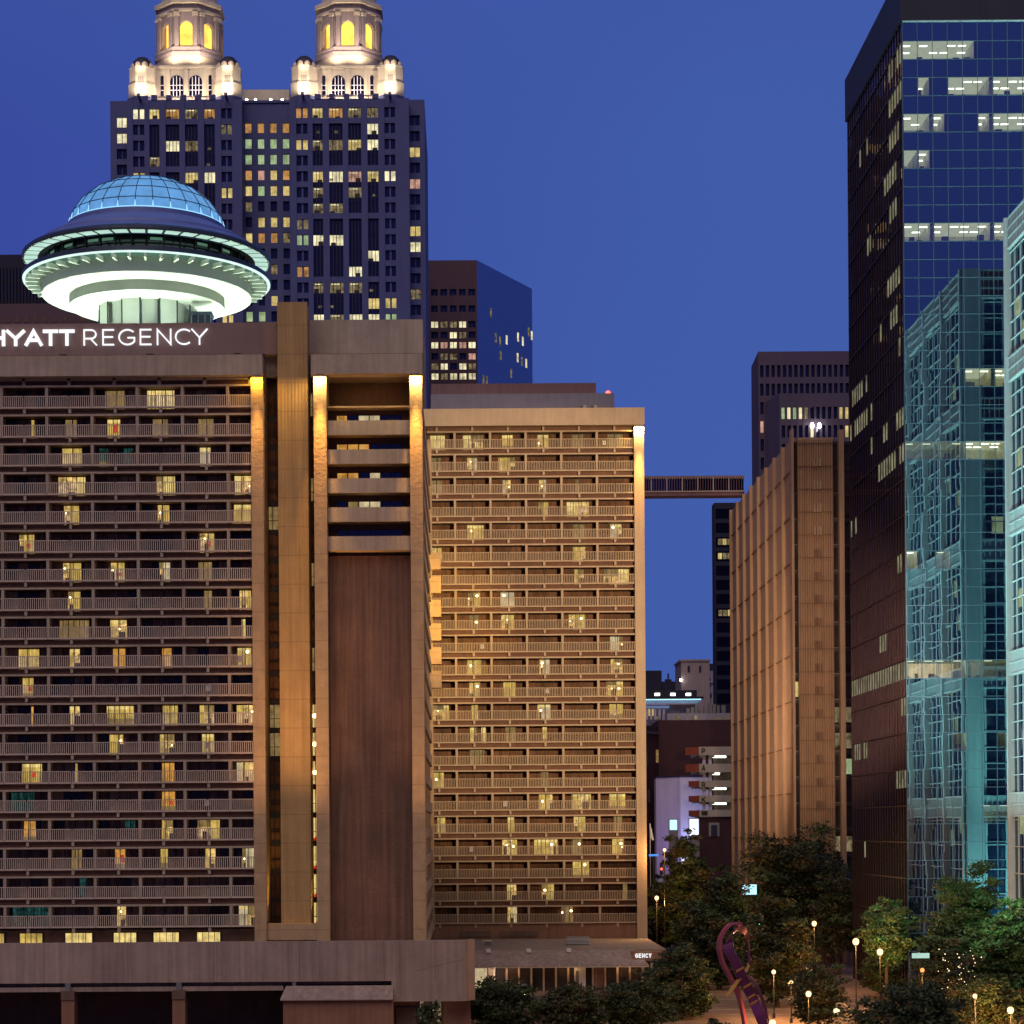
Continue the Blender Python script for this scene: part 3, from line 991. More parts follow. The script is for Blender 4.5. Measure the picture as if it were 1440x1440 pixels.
# ================================================================ revolving roof lounge
def saucer():
    Yc = 225.0
    cx = X(207, 380, Yc)
    root = thing('roof_lounge', 'round flying saucer roof lounge with blue glass dome glowing above the hotel sign', 'roof lounge', (cx, Yc, 64.5))
    M.lift = 1.24
    def lt(name, prof, mat, n=96, smooth=True, parent=root):
        m = M(); m.lathe(cx, Yc, prof, mat, n)
        return m.build(name, parent, smooth=False)
    # stem of curved wall panels
    st = M()
    for k in range(16):
        a0 = 2 * math.pi * k / 16
        r = 5.1 if k % 2 else 4.55
        st.lathe(cx, Yc, [(r - .6, 62), (r, 62), (r, 71.85), (r - .6, 71.85)], 'saucer_white', 6, a0 + .02, a0 + 2 * math.pi / 16 - .02)
    for k in range(16):
        an = 2 * math.pi * k / 16
        st.tube([(cx + 5.12 * math.cos(an), Yc + 5.12 * math.sin(an), 62), (cx + 5.12 * math.cos(an), Yc + 5.12 * math.sin(an), 71.8)], .07, 'steel_dark', 5)
    st.lathe(cx, Yc, [(4.2, 62), (4.2, 71.9)], 'saucer_white', 32)
    st.build('stem', root)
    lt('lower_bowl', [(4.2, 71.75), (7.9, 71.72), (8.1, 71.8), (8.1, 72.85)], 'saucer_white')
    lt('upper_bowl', [(8.0, 72.86), (10.7, 72.86), (10.95, 72.95), (10.95, 74.7)], 'saucer_white')
    # walkway ring with its brackets and glowing underside
    lt('walkway_ring', [(10.96, 74.45), (12.62, 74.42)], 'ring_light')
    lt('rim_edge', [(12.62, 74.36), (12.9, 74.38), (12.92, 74.5), (12.62, 74.52)], 'rim_glow')
    lt('rim_band', [(12.63, 74.53), (12.9, 74.53), (12.9, 74.98), (12.5, 75.05), (10.6, 75.05)], 'steel_dark')
    for k in range(48):
        a = 2 * math.pi * k / 48
        m = M()
        ca, sa = math.cos(a), math.sin(a)
        for s in (1,):
            p = [(11.0, -.11), (12.6, -.11), (12.6, .11), (11.0, .11)]
            m.prism([(cx + r * ca - t * sa, Yc + r * sa + t * ca) for r, t in p], 73.95, 74.40, 'saucer_white')
        m.build('bracket', root)
    # window band
    lt('lounge_glass', [(10.5, 75.06), (10.35, 76.85)], 'saucer_dark')
    fr = M()
    for k in range(40):
        a = 2 * math.pi * k / 40
        ca, sa = math.cos(a), math.sin(a)
        fr.prism([(cx + r * ca - t * sa, Yc + r * sa + t * ca) for r, t in ((10.45, -.06), (10.62, -.06), (10.62, .06), (10.45, .06))], 75.06, 76.85, 'frame_dark')
    fr.lathe(cx, Yc, [(10.5, 75.9), (10.58, 75.9), (10.58, 76.0), (10.5, 76.0)], 'frame_dark', 80)
    fr.build('window_frame', root)
    lws = []
    for k in (1, 4, 5, 9, 13, 22, 23, 25, 27, 28, 31, 34, 36):
        a0 = 2 * math.pi * k / 40 + .02
        lw = M()
        lws.append(lw)
        lw.lathe(cx, Yc, [(10.53, 76.2), (10.50, 76.5)], 'ring_light', 4, a0, a0 + 2 * math.pi / 40 - .04)
    many('ceiling_glow', lws, root)
    # eaves with backlit panels
    lt('eave_soffit', [(10.34, 76.86), (11.15, 76.7), (12.9, 76.62)], 'saucer_white')
    for k in range(44):
        a0 = 2 * math.pi * k / 44
        m = M()
        m.lathe(cx, Yc, [(11.35, 76.66), (12.7, 76.60)], 'louvre_light', 4, a0 + .012, a0 + 2 * math.pi / 44 - .012)
        m.build('light_panel', root)
    lt('eave_edge', [(12.9, 76.6), (12.95, 76.75), (12.95, 77.0), (12.6, 77.25)], 'steel_dark')
    lt('roof', [(12.62, 77.25), (11.2, 78.0), (11.1, 78.25), (9.2, 79.3), (8.35, 79.75), (8.3, 80.2), (8.0, 80.25)], 'saucer_roof')
    # dome of glass tiles
    rings = [(8.02, 80.25), (7.86, 81.35), (6.9, 82.7), (5.6, 83.8), (3.95, 84.65), (2.0, 85.15), (0.02, 85.35)]
    nseg = 28
    for j in range(6):
        m = M()
        m.lathe(cx, Yc, [rings[j], rings[j + 1]], 'dome_glass', nseg)
        m.build('dome_glass', root)
    rb = M()
    for k in range(nseg):
        a = 2 * math.pi * k / nseg
        rb.tube([(cx + (r + .02) * math.cos(a), Yc + (r + .02) * math.sin(a), z + .02) for r, z in rings[:6]], .055, 'steel_dark', 4)
    for r, z in rings[1:5]:
        rb.tube([(cx + (r + .02) * math.cos(2 * math.pi * k / nseg), Yc + (r + .02) * math.sin(2 * math.pi * k / nseg), z + .02) for k in range(nseg + 1)], .05, 'steel_dark', 4)
    rb.build('dome_rib', root)
    m = M()
    for k in range(nseg):
        a = 2 * math.pi * k / nseg
        m.tube([(cx + r * math.cos(a), Yc + r * math.sin(a), z) for r, z in ((8.14, 80.3), (8.0, 81.0))], [.11, .03], 'dome_edge', 4)
    m.lathe(cx, Yc, [(8.06, 80.24), (8.16, 80.24), (8.16, 80.36), (8.06, 80.36)], 'dome_edge', 64)
    m.build('dome_light', root)
    # a glazed kiosk beside the stem
    kx, ky = X(283, 447, 221), 221.0
    m = M()
    m.box(kx - 1, kx + 1, ky, ky + 2, 62, 70.2, 'saucer_dark')
    m.box(kx - 1.1, kx + 1.1, ky - .1, ky + 2.1, 70.2, 70.5, 'steel_dark')
    for dx in (-1, -.35, .35, .93):
        m.box(kx + dx, kx + dx + .08, ky - .06, ky - .002, 62, 70.2, 'metal_grey')
    m.build('kiosk', root)
    M.lift = 0.0
    for k in range(10):
        a = 2 * math.pi * (k + .5) / 10
        spot((cx + 8.6 * math.cos(a), Yc + 8.6 * math.sin(a), 65.3), (cx + 9.6 * math.cos(a), Yc + 9.6 * math.sin(a), 73), 2700, (.78, 1.0, .80), 100, .6, .3, 'bowl_floodlight')
        point((cx + 6.7 * math.cos(a), Yc + 6.7 * math.sin(a), 66.6), 230, (.80, 1.0, .84), .3, 'stem_light')
        spot((cx + 15 * math.cos(a), Yc + 13.5 * math.sin(a), 65.3), (cx + 11.2 * math.cos(a), Yc + 11.2 * math.sin(a), 74), 900, (.78, 1.0, .66), 110, .6, .3, 'drum_floodlight')


saucer()
# ================================================================ grid facades
def facade(root, T, xs, rows, z0, z1, x0, x1, wall, glass, lit_of, depth=.5, wins=None, mull=1, proud=0.0, rnd=random):
    """Piers and spandrels in front of set-back windows. xs, rows: openings along the wall and up it."""
    w = M(T)
    xs = sorted(xs)
    prev = x0
    for a, b in xs + [(x1, x1)]:
        if a > prev + .01:
            w.box(prev, a, -proud, depth, z0, z1, wall)
        prev = b
    for a, b in xs:
        pz = z0
        for (r0, r1) in sorted(rows) + [(z1, z1)]:
            if r0 > pz + .01:
                w.box(a, b, .06, depth, pz, r0, wall)
            pz = r1
    w.build('facade', root)
    own = wins is None
    wins = [] if own else wins
    for i, (a, b) in enumerate(xs):
        for j, (r0, r1) in enumerate(sorted(rows, reverse=True)):
            q = M(T)
            mt = lit_of(i, j)
            q.quad((a, depth - .1, r0), (b, depth - .1, r0), (b, depth - .1, r1), (a, depth - .1, r1), mt or glass)
            for k in range(1, mull + 1):
                xx = a + (b - a) * k / (mull + 1)
                q.box(xx - .09, xx + .09, depth - .2, depth - .11, r0, r1, wall if mull == 1 else 'frame_dark')
            wins.append(q)
    if own:
        many('window', wins, root)


# ================================================================ twin spired skyscraper
def spires():
    Y = 520.0
    k = Y / F
    xc = XH(380, Y)
    root = thing('twin_spire_tower', 'dark granite skyscraper with two floodlit crowns and golden arched lanterns', 'skyscraper', (xc, Y + 25, 0))
    rnd = random.Random(11)
    zr = lambda r: Z(380, 159 + 22.35 * r, Y)
    wins = []
    rows_all = [(zr(r) - 1.25, zr(r) + 1.25) for r in range(15)]
    zlow = zr(15) - 4

    def core(x0, x1, y0, y1, z1):
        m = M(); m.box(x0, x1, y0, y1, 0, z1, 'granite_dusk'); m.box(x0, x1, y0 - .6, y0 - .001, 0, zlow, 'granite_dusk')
        m.build('wall', root)
    P = {'w': 'off_white', 'y': 'off_yellow', 'o': 'off_orange', 'd': 'off_dim', 'g': 'off_green', 'k': 'off_pink'}
    # per column strings, one letter per storey from the top
    colL = ['w___y__________', 'y__d_____d_____', 'o_w____________', 'd_d_y__d_______', 'o___w__________', '_d___y____d__y_']
    colR = ['o_y____dg_o____', 'y_d_ydd_w__d_w_', 'o_d_w_d_w__d_d_', 'd_y_kd____wd_w_', 'dww_y____w__ywy', '____w_______ygy']
    cen = ['oggoyd_yo___gy_', 'oggkg_yo__d_g_d', 'oggyy_yo_d_y__y', 'oggoy_yd_____y_']
    setL = 'ww______d______'
    setR = '__y_k__yw__d__d_'

    def strips(cols, off, zt, x0, x1):
        wide = [(210, 224), (233, 252), (260, 278), (287, 302)]
        pair = [(187, 203), (311, 326)]
        xs = [(XH(a + 7 + off, Y), XH(b + 7 + off, Y)) for a, b in [pair[0]] + wide + [pair[1]]]
        w = M()
        prev = x0
        for a, b in xs + [(x1, x1)]:
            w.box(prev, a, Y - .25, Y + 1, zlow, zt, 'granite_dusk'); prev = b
        for i, (a, b) in enumerate(xs):
            pz = zlow
            for j in range(14, -1, -1):
                r0, r1 = rows_all[j]
                flat = i in (0, 5)
                deep = flat or j in (0, 3, 6, 10)
                if j == 14 or True:
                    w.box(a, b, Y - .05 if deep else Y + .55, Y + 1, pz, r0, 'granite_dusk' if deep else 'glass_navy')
                pz = r1
            w.box(a, b, Y - .05, Y + 1, pz, zt, 'granite_dusk')
        w.build('facade', root)
        for i, (a, b) in enumerate(xs):
            for j in range(15):
                r0, r1 = rows_all[j]
                q = M()
                c = cols[i][j]
                if i in (0, 5):
                    for (aa, bb) in ((a, (a + b) / 2 - .22), ((a + b) / 2 + .22, b)):
                        q.wallq(aa, bb, Y + .6, r0, r1, P.get(c, 'glass_navy'))
                    q.box((a + b) / 2 - .22, (a + b) / 2 + .22, Y + .2, Y + .7, r0, r1, 'granite_dusk')
                else:
                    q.wallq(a, b, Y + .6, r0, r1, P.get(c, 'glass_navy'))
                    n = 3 if i in (1, 4) else 4
                    for m in range(1, n):
                        xx = a + (b - a) * m / n
                        q.box(xx - .07, xx + .07, Y + .45, Y + .59, r0 - 1.2, r1, 'frame_dark')
                    if c in P and rnd.random() < .8:
                        xx = rnd.uniform(a, b - 1.2)
                        q.wallq(xx, xx + 1.2, Y + .56, r0, r0 + rnd.uniform(.5, 1.1), 'desk_dark')
                        q.wallq(a + .3, a + .3 + (b - a) * .6, Y + .57, r1 - .45, r1 - .2, 'off_white')
                    elif rnd.random() < .25:
                        xx = rnd.uniform(a, b - .9)
                        q.wallq(xx, xx + .8, Y + .57, r0 + .3, r0 + .9, 'off_dim')
                wins.append(q)

    zt = Z(265, 140.5, Y)
    for off, cols, a, b in ((0, colL, 185.5, 347), (229.5, colR, 414.5, 582)):
        x0, x1 = XH(a, Y), XH(b, Y)
        core(x0, x1, Y + 1, Y + 50, zt - .5)
        strips(cols, off, zt, x0, x1)
        # balustrade
        bl = M()
        for t in range(5):
            xx = XH(217 + 7 + off + t * 20.5, Y)
            bl.box(xx - .7, xx + .7, Y - .2, Y + .9, zt, zt + 1.2, 'granite_dusk')
        bl.box(XH(222 + off, Y), XH(310 + off, Y), Y + .1, Y + .5, zt + .75, zt + 1.0, 'granite_pale')
        for t in range(34):
            xx = XH(223 + off + t * 2.6, Y)
            bl.box(xx, xx + .18, Y + .15, Y + .45, zt, zt + .75, 'granite_pale')
        bl.build('balustrade', root)
    # recessed centre and the two outer setbacks
    def plain(px0, px1, cols, pxs, dy, ztop, w_in):
        x0, x1 = XH(px0, Y + dy), XH(px1, Y + dy)
        core(x0, x1, Y + dy + 1, Y + 48, ztop - .5)
        sh = 0 if dy == 6 else -4.2 * k
        xs = [(XH(a, Y + dy), XH(b, Y + dy)) for a, b in pxs]
        rows = [(r0 - (1.6 if sh == 0 else 1.0), r1 - (1.6 if sh == 0 else 1.0)) for r0, r1 in rows_all]
        facade(root, ((0, Y + dy), (1, 0), (0, 1)), xs, rows, zlow, ztop, x0, x1, 'granite_dusk', 'glass_navy',
               lambda i, j: P.get(cols[i][j]) if j < len(cols[i]) else None, .9, wins, w_in)
    plain(346, 415.5, cen, [(347.5 + t * 17.6 + 4, 347.5 + t * 17.6 + 13) for t in range(4)], 6, Z(375, 144, Y + 6), 0)
    plain(162, 186, [setL], [(171, 185)], 3, Z(165, 142, Y + 3), 1)
    plain(581.5, 604, [setR], [(582 + 1, 597)], 3, Z(588, 140, Y + 3), 1)
    many('window', wins, root)
    m = M()
    m.box(XH(349, Y + 12), XH(414, Y + 12), Y + 12, Y + 30, Z(375, 146, Y), Z(375, 126, Y + 12), 'granite_pale')
    m.box(XH(345, Y + 6), XH(417, Y + 6), Y + 5.7, Y + 6.9, Z(375, 145, Y + 6), Z(375, 141.5, Y + 6), 'granite_dusk')
    m.build('link_penthouse', root)
    for t in (354, 366.5, 388, 404):
        q = M(); xx = XH(t, Y + 8)
        q.ball(xx, Y + 8, Z(t, 143.2, Y + 8) + .5, .32, 'bulb_white', 6)
        q.build('lamp_window_glow', root)
    spot((XH(380, Y + 9), Y + 9, zt - .5), (XH(380, Y), Y + 12, zt + 3), 2500, (1, .85, .68), 140, .5, .3, 'crown_light')
    # crowns
    for off in (0, 229.5):
        cxp = 265.5 + off
        xm, ym = XH(cxp, Y), Y + 13
        for s in (-1, 1):
            dx = XH(cxp + s * 61, Y)
            dy = Y + 4.0
            zp = zt + 1.25
            q = M()
            oc = lambda r, ph=22.5: [(dx + r * math.cos(R(ph + 45 * t)), dy + r * math.sin(R(ph + 45 * t))) for t in range(8)]
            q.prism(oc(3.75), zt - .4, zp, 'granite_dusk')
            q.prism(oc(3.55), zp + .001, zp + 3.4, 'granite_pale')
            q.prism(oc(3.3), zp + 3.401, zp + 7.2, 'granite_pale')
            q.prism(oc(3.42), zp + 7.201, zp + 7.45, 'granite_pale')
            for u in range(3):
                for v in range(3):
                    q.box(dx - .62 + u * .45, dx - .28 + u * .45, dy - 3.16, dy - 3.02, zp + 3.6 + v * .45, zp + 3.95 + v * .45, 'granite_purple')
            q.build('corner_turret', root)
            q = M()
            for t in range(8):
                an = R(22.5 + 45 * t)
                q.ball(dx + 2.15 * math.cos(an), dy + 2.15 * math.sin(an), zp + 8.0, .82, 'granite_pale', 8, 1.15)
            q.lathe(dx, dy, [(2.45, zp + 7.46), (2.45, zp + 8.8), (2.2, zp + 9.4), (1.3, zp + 10.3), (.05, zp + 10.6)], 'far_dark', 16)
            q.build('turret_dome', root)
            spot((dx, Y - 2.6, zp - .3), (dx, Y + .8, zp + 4.6), 5200, (1.0, .85, .60), 110, .7, .25, 'crown_light')
            spot((dx, Y - 1.0, zp + 7.2), (dx, dy, zp + 8.1), 420, (1.0, .78, .55), 110, .7, .15, 'crown_light')
            q = M(); q.box(dx - .4, dx + .4, Y - 2.9, Y - 2.3, zp - .95, zp - .45, 'metal_grey'); q.box(dx - .3, dx + .3, Y - 2.9, Y + .5, zp - 1.3, zp - .96, 'granite_dusk'); q.build('floodlight_housing', root)
        # arched storey between the turrets
        x0, x1 = XH(cxp - 45, Y), XH(cxp + 45, Y)
        yw = Y + 5.0
        zb = zt
        zc_ = Z(cxp, 96, yw)
        q = M()
        q.box(x0, x1, yw, yw + 16, zb, zc_, 'granite_pale')
        q.box(x0 - .4, x1 + .4, yw - .5, yw + 16.4, zc_, zc_ + .55, 'granite_pale')
        for t in range(3):
            xx = XH(cxp - 25.5 + t * 25.5, Y)
            q.box(xx - .45, xx + .45, yw - .3, yw - .002, zb, zc_ - .002, 'granite_pale')
        q.build('crown_wall', root)
        for pc, wd in ((-13.5, 9.2), (13.5, 9.2), (-34, 2.2), (34, 2.2)):
            a, b = XH(cxp + pc - wd, Y), XH(cxp + pc + wd, Y)
            zs = Z(cxp, 136, yw)
            ztp = Z(cxp, 106, yw)
            rr = (b - a) / 2
            pts = [(a, zs), (b, zs)] + [((a + b) / 2 + rr * math.cos(R(t)), ztp - rr + rr * math.sin(R(t))) for t in range(0, 181, 20)]
            q = M()
            q.slab(pts, yw - .10, yw - .03, 'glass_navy')
            for t in range(1, 4) if wd > 5 else ():
                xx = a + (b - a) * t / 4
                q.box(xx - .09, xx + .09, yw - .2, yw - .11, zs, ztp - rr * .15 - abs(t - 2) * .3, 'white_paint')
            for zz in (zs + 1.5, zs + 2.7):
                q.box(a, b, yw - .19, yw - .12, zz, zz + .14, 'white_paint')
            q.build('arched_window', root)
        # octagonal drum, cornice and lantern
        oc = lambda r: [(xm + r * math.cos(R(22.5 + 45 * t)), ym + r * math.sin(R(22.5 + 45 * t))) for t in range(8)]
        yq = ym - 8.3
        z1, z2, z3, z4 = Z(cxp, 77, yq), Z(cxp, 65, yq), Z(cxp, 14, yq), Z(cxp, 3, yq)
        q = M()
        q.prism(oc(8.6), zc_ + .55, z1, 'granite_pale')
        q.build('drum', root)
        q = M()
        q.prism(oc(9.1), z1, z1 + .9, 'granite_purple'); q.prism(oc(8.7), z1 + .9, z2 - .4, 'granite_purple'); q.prism(oc(8.9), z2 - .4, z2, 'granite_purple')
        q.build('cornice', root)
        q = M()
        q.prism(oc(6.0), z2, z3, 'golden_arch')
        q.build('lantern_glow', root)
        ap = 7.7
        for t in range(8):
            ang = R(-90 + 45 * t)
            U = (-math.sin(ang), math.cos(ang)); V = (-math.cos(ang), -math.sin(ang))
            T = ((xm + ap * math.cos(ang), ym + ap * math.sin(ang)), U, V)
            hw = ap * math.tan(R(22.5))
            q = M(T)
            ow = 1.6
            for s in (-1, 1):
                q.box(min(s * ow, s * hw), max(s * ow, s * hw), .25, 1.1, z2, z3, 'granite_purple')
                q.box(s * 2.3 - .5, s * 2.3 + .5, -.35, .24, z2, z3 - .3, 'granite_purple')
                q.box(s * 2.3 - .7, s * 2.3 + .7, -.5, .24, z3 - 1.2, z3 - .3, 'granite_pale')
            zz = z3 - 2.2
            arch = [(-ow, z3)] + [(-ow * math.cos(R(a)), zz - ow + ow * math.sin(R(a))) for a in range(0, 181, 20)] + [(ow, z3)]
            vs = [(x, .25, z) for x, z in arch] + [(x, 1.1, z) for x, z in arch]
            n = len(arch)
            q.add(vs, [tuple(range(n)), tuple(range(n, 2 * n))[::-1]] + [(i, n + i, n + (i + 1) % n, (i + 1) % n) for i in range(n)], 'granite_purple')
            q.box(-ow, ow, .2, 1.1, z2, z2 + .5, 'granite_purple')
            q.build('lantern_arch', root)
        q = M()
        q.prism(oc(8.6), z3, z3 + .6, 'granite_pale'); q.prism(oc(8.1), z3 + .6, z4, 'granite_purple'); q.prism(oc(9.0), z4, z4 + 1, 'granite_pale')
        q.prism(oc(7.2), z4 + 1, z4 + 6, 'granite_pale')
        q.lathe(xm, ym, [(6.6, z4 + 6), (4.5, z4 + 11), (1.5, z4 + 17), (.05, z4 + 24)], 'saucer_roof', 8)
        q.build('lantern_roof', root)
        for s in (-1, 1):
            point((xm + s * 3.2, Y + 1.6, zt + .7), 2300, (1, .80, .58), .4, 'crown_light')
        for s in (-1, 1):
            spot((xm + s * 4, Y + .5, zc_ + .3), (xm + s * 2, ym - 7, z3 - 4), 5500, (1, .78, .55), 110, .6, .3, 'crown_light')


spires()

# ================================================================ blocks behind
def purple_block():
    Y = 600.0
    xa, xb, xc = XH(600, Y), X(671, 430, Y), X(748.5, 470, Y * 1.054)
    Yc = Y * 1.054
    root = thing('office_block', 'plum coloured office block with lit window grid and blue glass flank', 'office block', ((xa + xc) / 2, Y + 15, 0))
    zt = Z(640, 366, Y)
    m = M()
    m.prism([(xa, Y + 1), (xb - .3, Y + 1), (xc - .2, Yc + .4), (xc - .2, Yc + 30), (xa, Yc + 30)], 0, zt - .3, 'purple_concrete')
    m.build('wall', root)
    wd = lambda s: {0: None, 'w': 'off_white', 'd': 'off_dim', 'p': 'off_pink'}.get(s)
    rows_y = [411, 434, 456, 471, 485, 501, 515, 529]
    rows = [(Z(640, y + 4.6, Y), Z(640, y - 4.6, Y)) for y in rows_y]
    pat = [[0] * 5, [0] * 5, ['w', 'd', 'd', 'w', 0], [0, 0, 'w', 'd', 0], ['w', 'p', 'w', 'p', 'w'], [0, 'd', 'd', 0, 'p'], ['d', 'w', 0, 'w', 'd'], ['w', 'd', 'w', 'w', 'w']]
    xs = [(X(606.5 + 13.1 * i, 470, Y), X(606.5 + 13.1 * i + 9.6, 470, Y)) for i in range(5)]
    facade(root, ((0, Y), (1, 0), (0, 1)), xs, rows, 20, zt, xa, xb, 'purple_concrete', 'glass_navy', lambda i, j: wd(pat[j][i]), .9, None, 1)
    dx, dy = xc - xb, Yc - Y
    ln = math.hypot(dx, dy)
    T = ((xb, Y), (dx / ln, dy / ln), (-dy / ln, dx / ln))
    g = M(T)
    g.quad((0, 0, 20), (ln, 0, 20), (ln, 0, zt), (0, 0, zt), 'glass_cobalt')
    g.build('glass_flank', root)
    rnd = random.Random(4)
    ws = []
    for (u, v) in ((.24, 440), (.93, 467), (.99, 472), (.32, 475), (.40, 480), (.52, 478), (.73, 474), (.82, 480), (.72, 503), (.80, 508), (.88, 511), (.1, 534), (.16, 536), (.41, 500), (.6, 525)):
        q = M(T)
        z = Z(xb / Y * F + PX + u * 75, v, Y + dy * u)
        q.box(u * ln - .55, u * ln + .5, -.05, -.01, z - 1.3, z + 1.3, 'off_dim' if rnd.random() < .35 else 'off_white')
        ws.append(q)
    many('lit_window', ws, root)


purple_block()


def back_left():
    Y = 420.0
    root = thing('ribbed_office_block', 'dark navy block with vertical ribs behind the roof lounge', 'office block', (XH(-20, Y), Y + 15, 0))
    x0, x1 = XH(-200, Y), X(118, 380, Y)
    zt = Z(30, 358, Y)
    m = M()
    m.box(x0, x1, Y, Y + 30, 0, zt, 'far_dark')
    m.build('wall', root)
    m = M()
    zz = Z(30, 376, Y)
    n = 70
    for i in range(n):
        xx = x0 + (x1 - x0) * i / n
        m.box(xx, xx + .35, Y - .45, Y - .002, 20, zz, 'far_dark')
    m.build('rib', root)
    rnd = random.Random(8)
    ws = []
    for i in range(0, n - 1):
        for j in range(3):
            q = M()
            xx = x0 + (x1 - x0) * i / n + .42
            z = Z(30, 392 + j * 14, Y)
            q.wallq(xx, xx + (x1 - x0) / n - .5, Y - .05, z, z + 1.3, 'glass_navy')
            if i > 15:
                ws.append(q)
    many('window', ws, root)
    Y = 330.0
    root = thing('low_office_block', 'low plum block with a row of small roof openings beneath the roof lounge', 'office block', (XH(0, Y), Y + 10, 0))
    m = M()
    x0, x1 = XH(-200, Y), X(135, 440, Y)
    m.box(x0, x1, Y, Y + 20, 0, Z(40, 427, Y), 'purple_concrete')
    m.build('wall', root)
    ws = []
    for i in range(26):
        q = M()
        xx = x0 + (x1 - x0) * (i + .3) / 26
        z = Z(40, 453, Y)
        q.box(xx, xx + .75, Y - .06, Y - .004, z, z + .75, 'podium_dark')
        ws.append(q)
    many('roof_opening', ws, root)


back_left()


def slotted_block():
    Y = 420.0
    x0, x1 = X(1067, 600, Y), X(1230, 600, Y)
    root = thing('slotted_tower', 'grey violet concrete tower with tall slot windows behind the ribbed brown building', 'office tower', ((x0 + x1) / 2, Y + 20, 0))
    zt = Z(1130, 494, Y)
    xl = X(1057, 600, Y)
    m = M()
    xl = X(1057, 600, Y + 14)
    xk = X(1060, 600, Y + 40)
    m.prism([(x0, Y + 1), (x1, Y + 1), (x1, Y + 40), (xk, Y + 40), (xl, Y + 14)], 0, zt - .4, 'far_concrete')
    m.prism([(x0 - .02, Y), (x0 + .3, Y + .98), (xl + .3, Y + 14.5), (xl, Y + 14)], 0, zt, 'far_concrete')
    m.box(X(1175, 490, Y + 10), x1, Y + 10, Y + 25, zt - .3, Z(1185, 484, Y), 'far_dark')
    m.build('wall', root)
    ws = []
    rows = [(Z(1130, 530 + 26 * j, Y), Z(1130, 513 + 26 * j, Y)) for j in range(6)]
    xs = [(X(1069 + 8 * i, 560, Y), X(1069 + 8 * i + 5, 560, Y)) for i in range(20)]
    lo = {(0, 3): 'off_pink', (1, 3): 'off_white'}
    facade(root, ((0, Y), (1, 0), (0, 1)), xs, rows, 30, zt, x0, x1, 'far_concrete', 'glass_navy', lambda i, j: lo.get((i, j)), .9, ws, 0)
    Y2 = Y - 9
    a0, a1 = X(1096, 600, Y2), X(1230, 600, Y2)
    z2 = Z(1130, 553, Y2)
    m = M()
    m.prism([(a0, Y2 + 1), (a1, Y2 + 1), (a1, Y + .0), (X(1086, 600, Y2), Y)], 0, z2 - .4, 'far_concrete')
    m.prism([(a0 - .02, Y2), (a0 + .3, Y2 + .98), (X(1086, 600, Y2) + .3, Y - .2), (X(1085, 600, Y2), Y - .3)], 0, z2, 'far_concrete')
    m.build('front_wing', root)
    rows = [(Z(1130, 589 + 26 * j, Y2), Z(1130, 572 + 26 * j, Y2)) for j in range(3)]
    xs = [(X(1099 + 8.15 * i, 590, Y2), X(1099 + 8.15 * i + 5.2, 590, Y2)) for i in range(16)]
    lo = {(0, 0): 'off_green', (1, 0): 'off_white', (2, 0): 'off_green', (3, 0): 'off_white', (4, 0): 'off_dim', (10, 0): 'off_yellow', (11, 0): 'off_yellow', (5, 1): 'off_white', (11, 1): 'off_yellow'}
    facade(root, ((0, Y2), (1, 0), (0, 1)), xs, rows, 30, z2, a0, a1, 'far_concrete', 'glass_navy', lambda i, j: lo.get((i, j)), .9, ws, 0)
    many('window', ws, root)
    for px_ in (1141, 1151):
        q = M(); xx = X(px_, 601, Y2)
        q.ball(xx, Y2 - 1.0, Z(px_, 600, Y2), .36, 'bulb_white', 8, 1.6)  # ball standing in for the glare of a bright window
        q.build('lamp_window_glow', root)


slotted_block()


def dark_slab():
    Y = 500.0
    x0, x1 = X(1001.5, 800, Y + 5), X(1060, 800, Y)
    root = thing('slab_tower', 'slim black glass tower with a few lit storeys under the roof bridge', 'office tower', ((x0 + x1) / 2, Y + 10, 0))
    zt = Z(1015, 707, Y)
    m = M()
    m.box(x0, x1, Y, Y + 5, 0, zt, 'far_dark')
    m.build('wall', root)
    ws = []
    for i in range(14):
        q = M()
        z = Z(1015, 722 + i * 20, Y)
        lit_ = {2: 'off_dim', 7: 'off_dim'}.get(i)
        q.wallq(x0 + .3, x1 - .3, Y - .06, z - 1.2, z + 1.1, 'glass_dark_slab')
        if i in (2, 7, 3):
            for t in range(4):
                a = x0 + .8 + t * 1.1
                q.wallq(a, a + .9, Y - .1, z - .7, z + .7, 'off_dim' if (t + i) % 3 else 'off_yellow')
        ws.append(q)
    many('window_band', ws, root)


dark_slab()

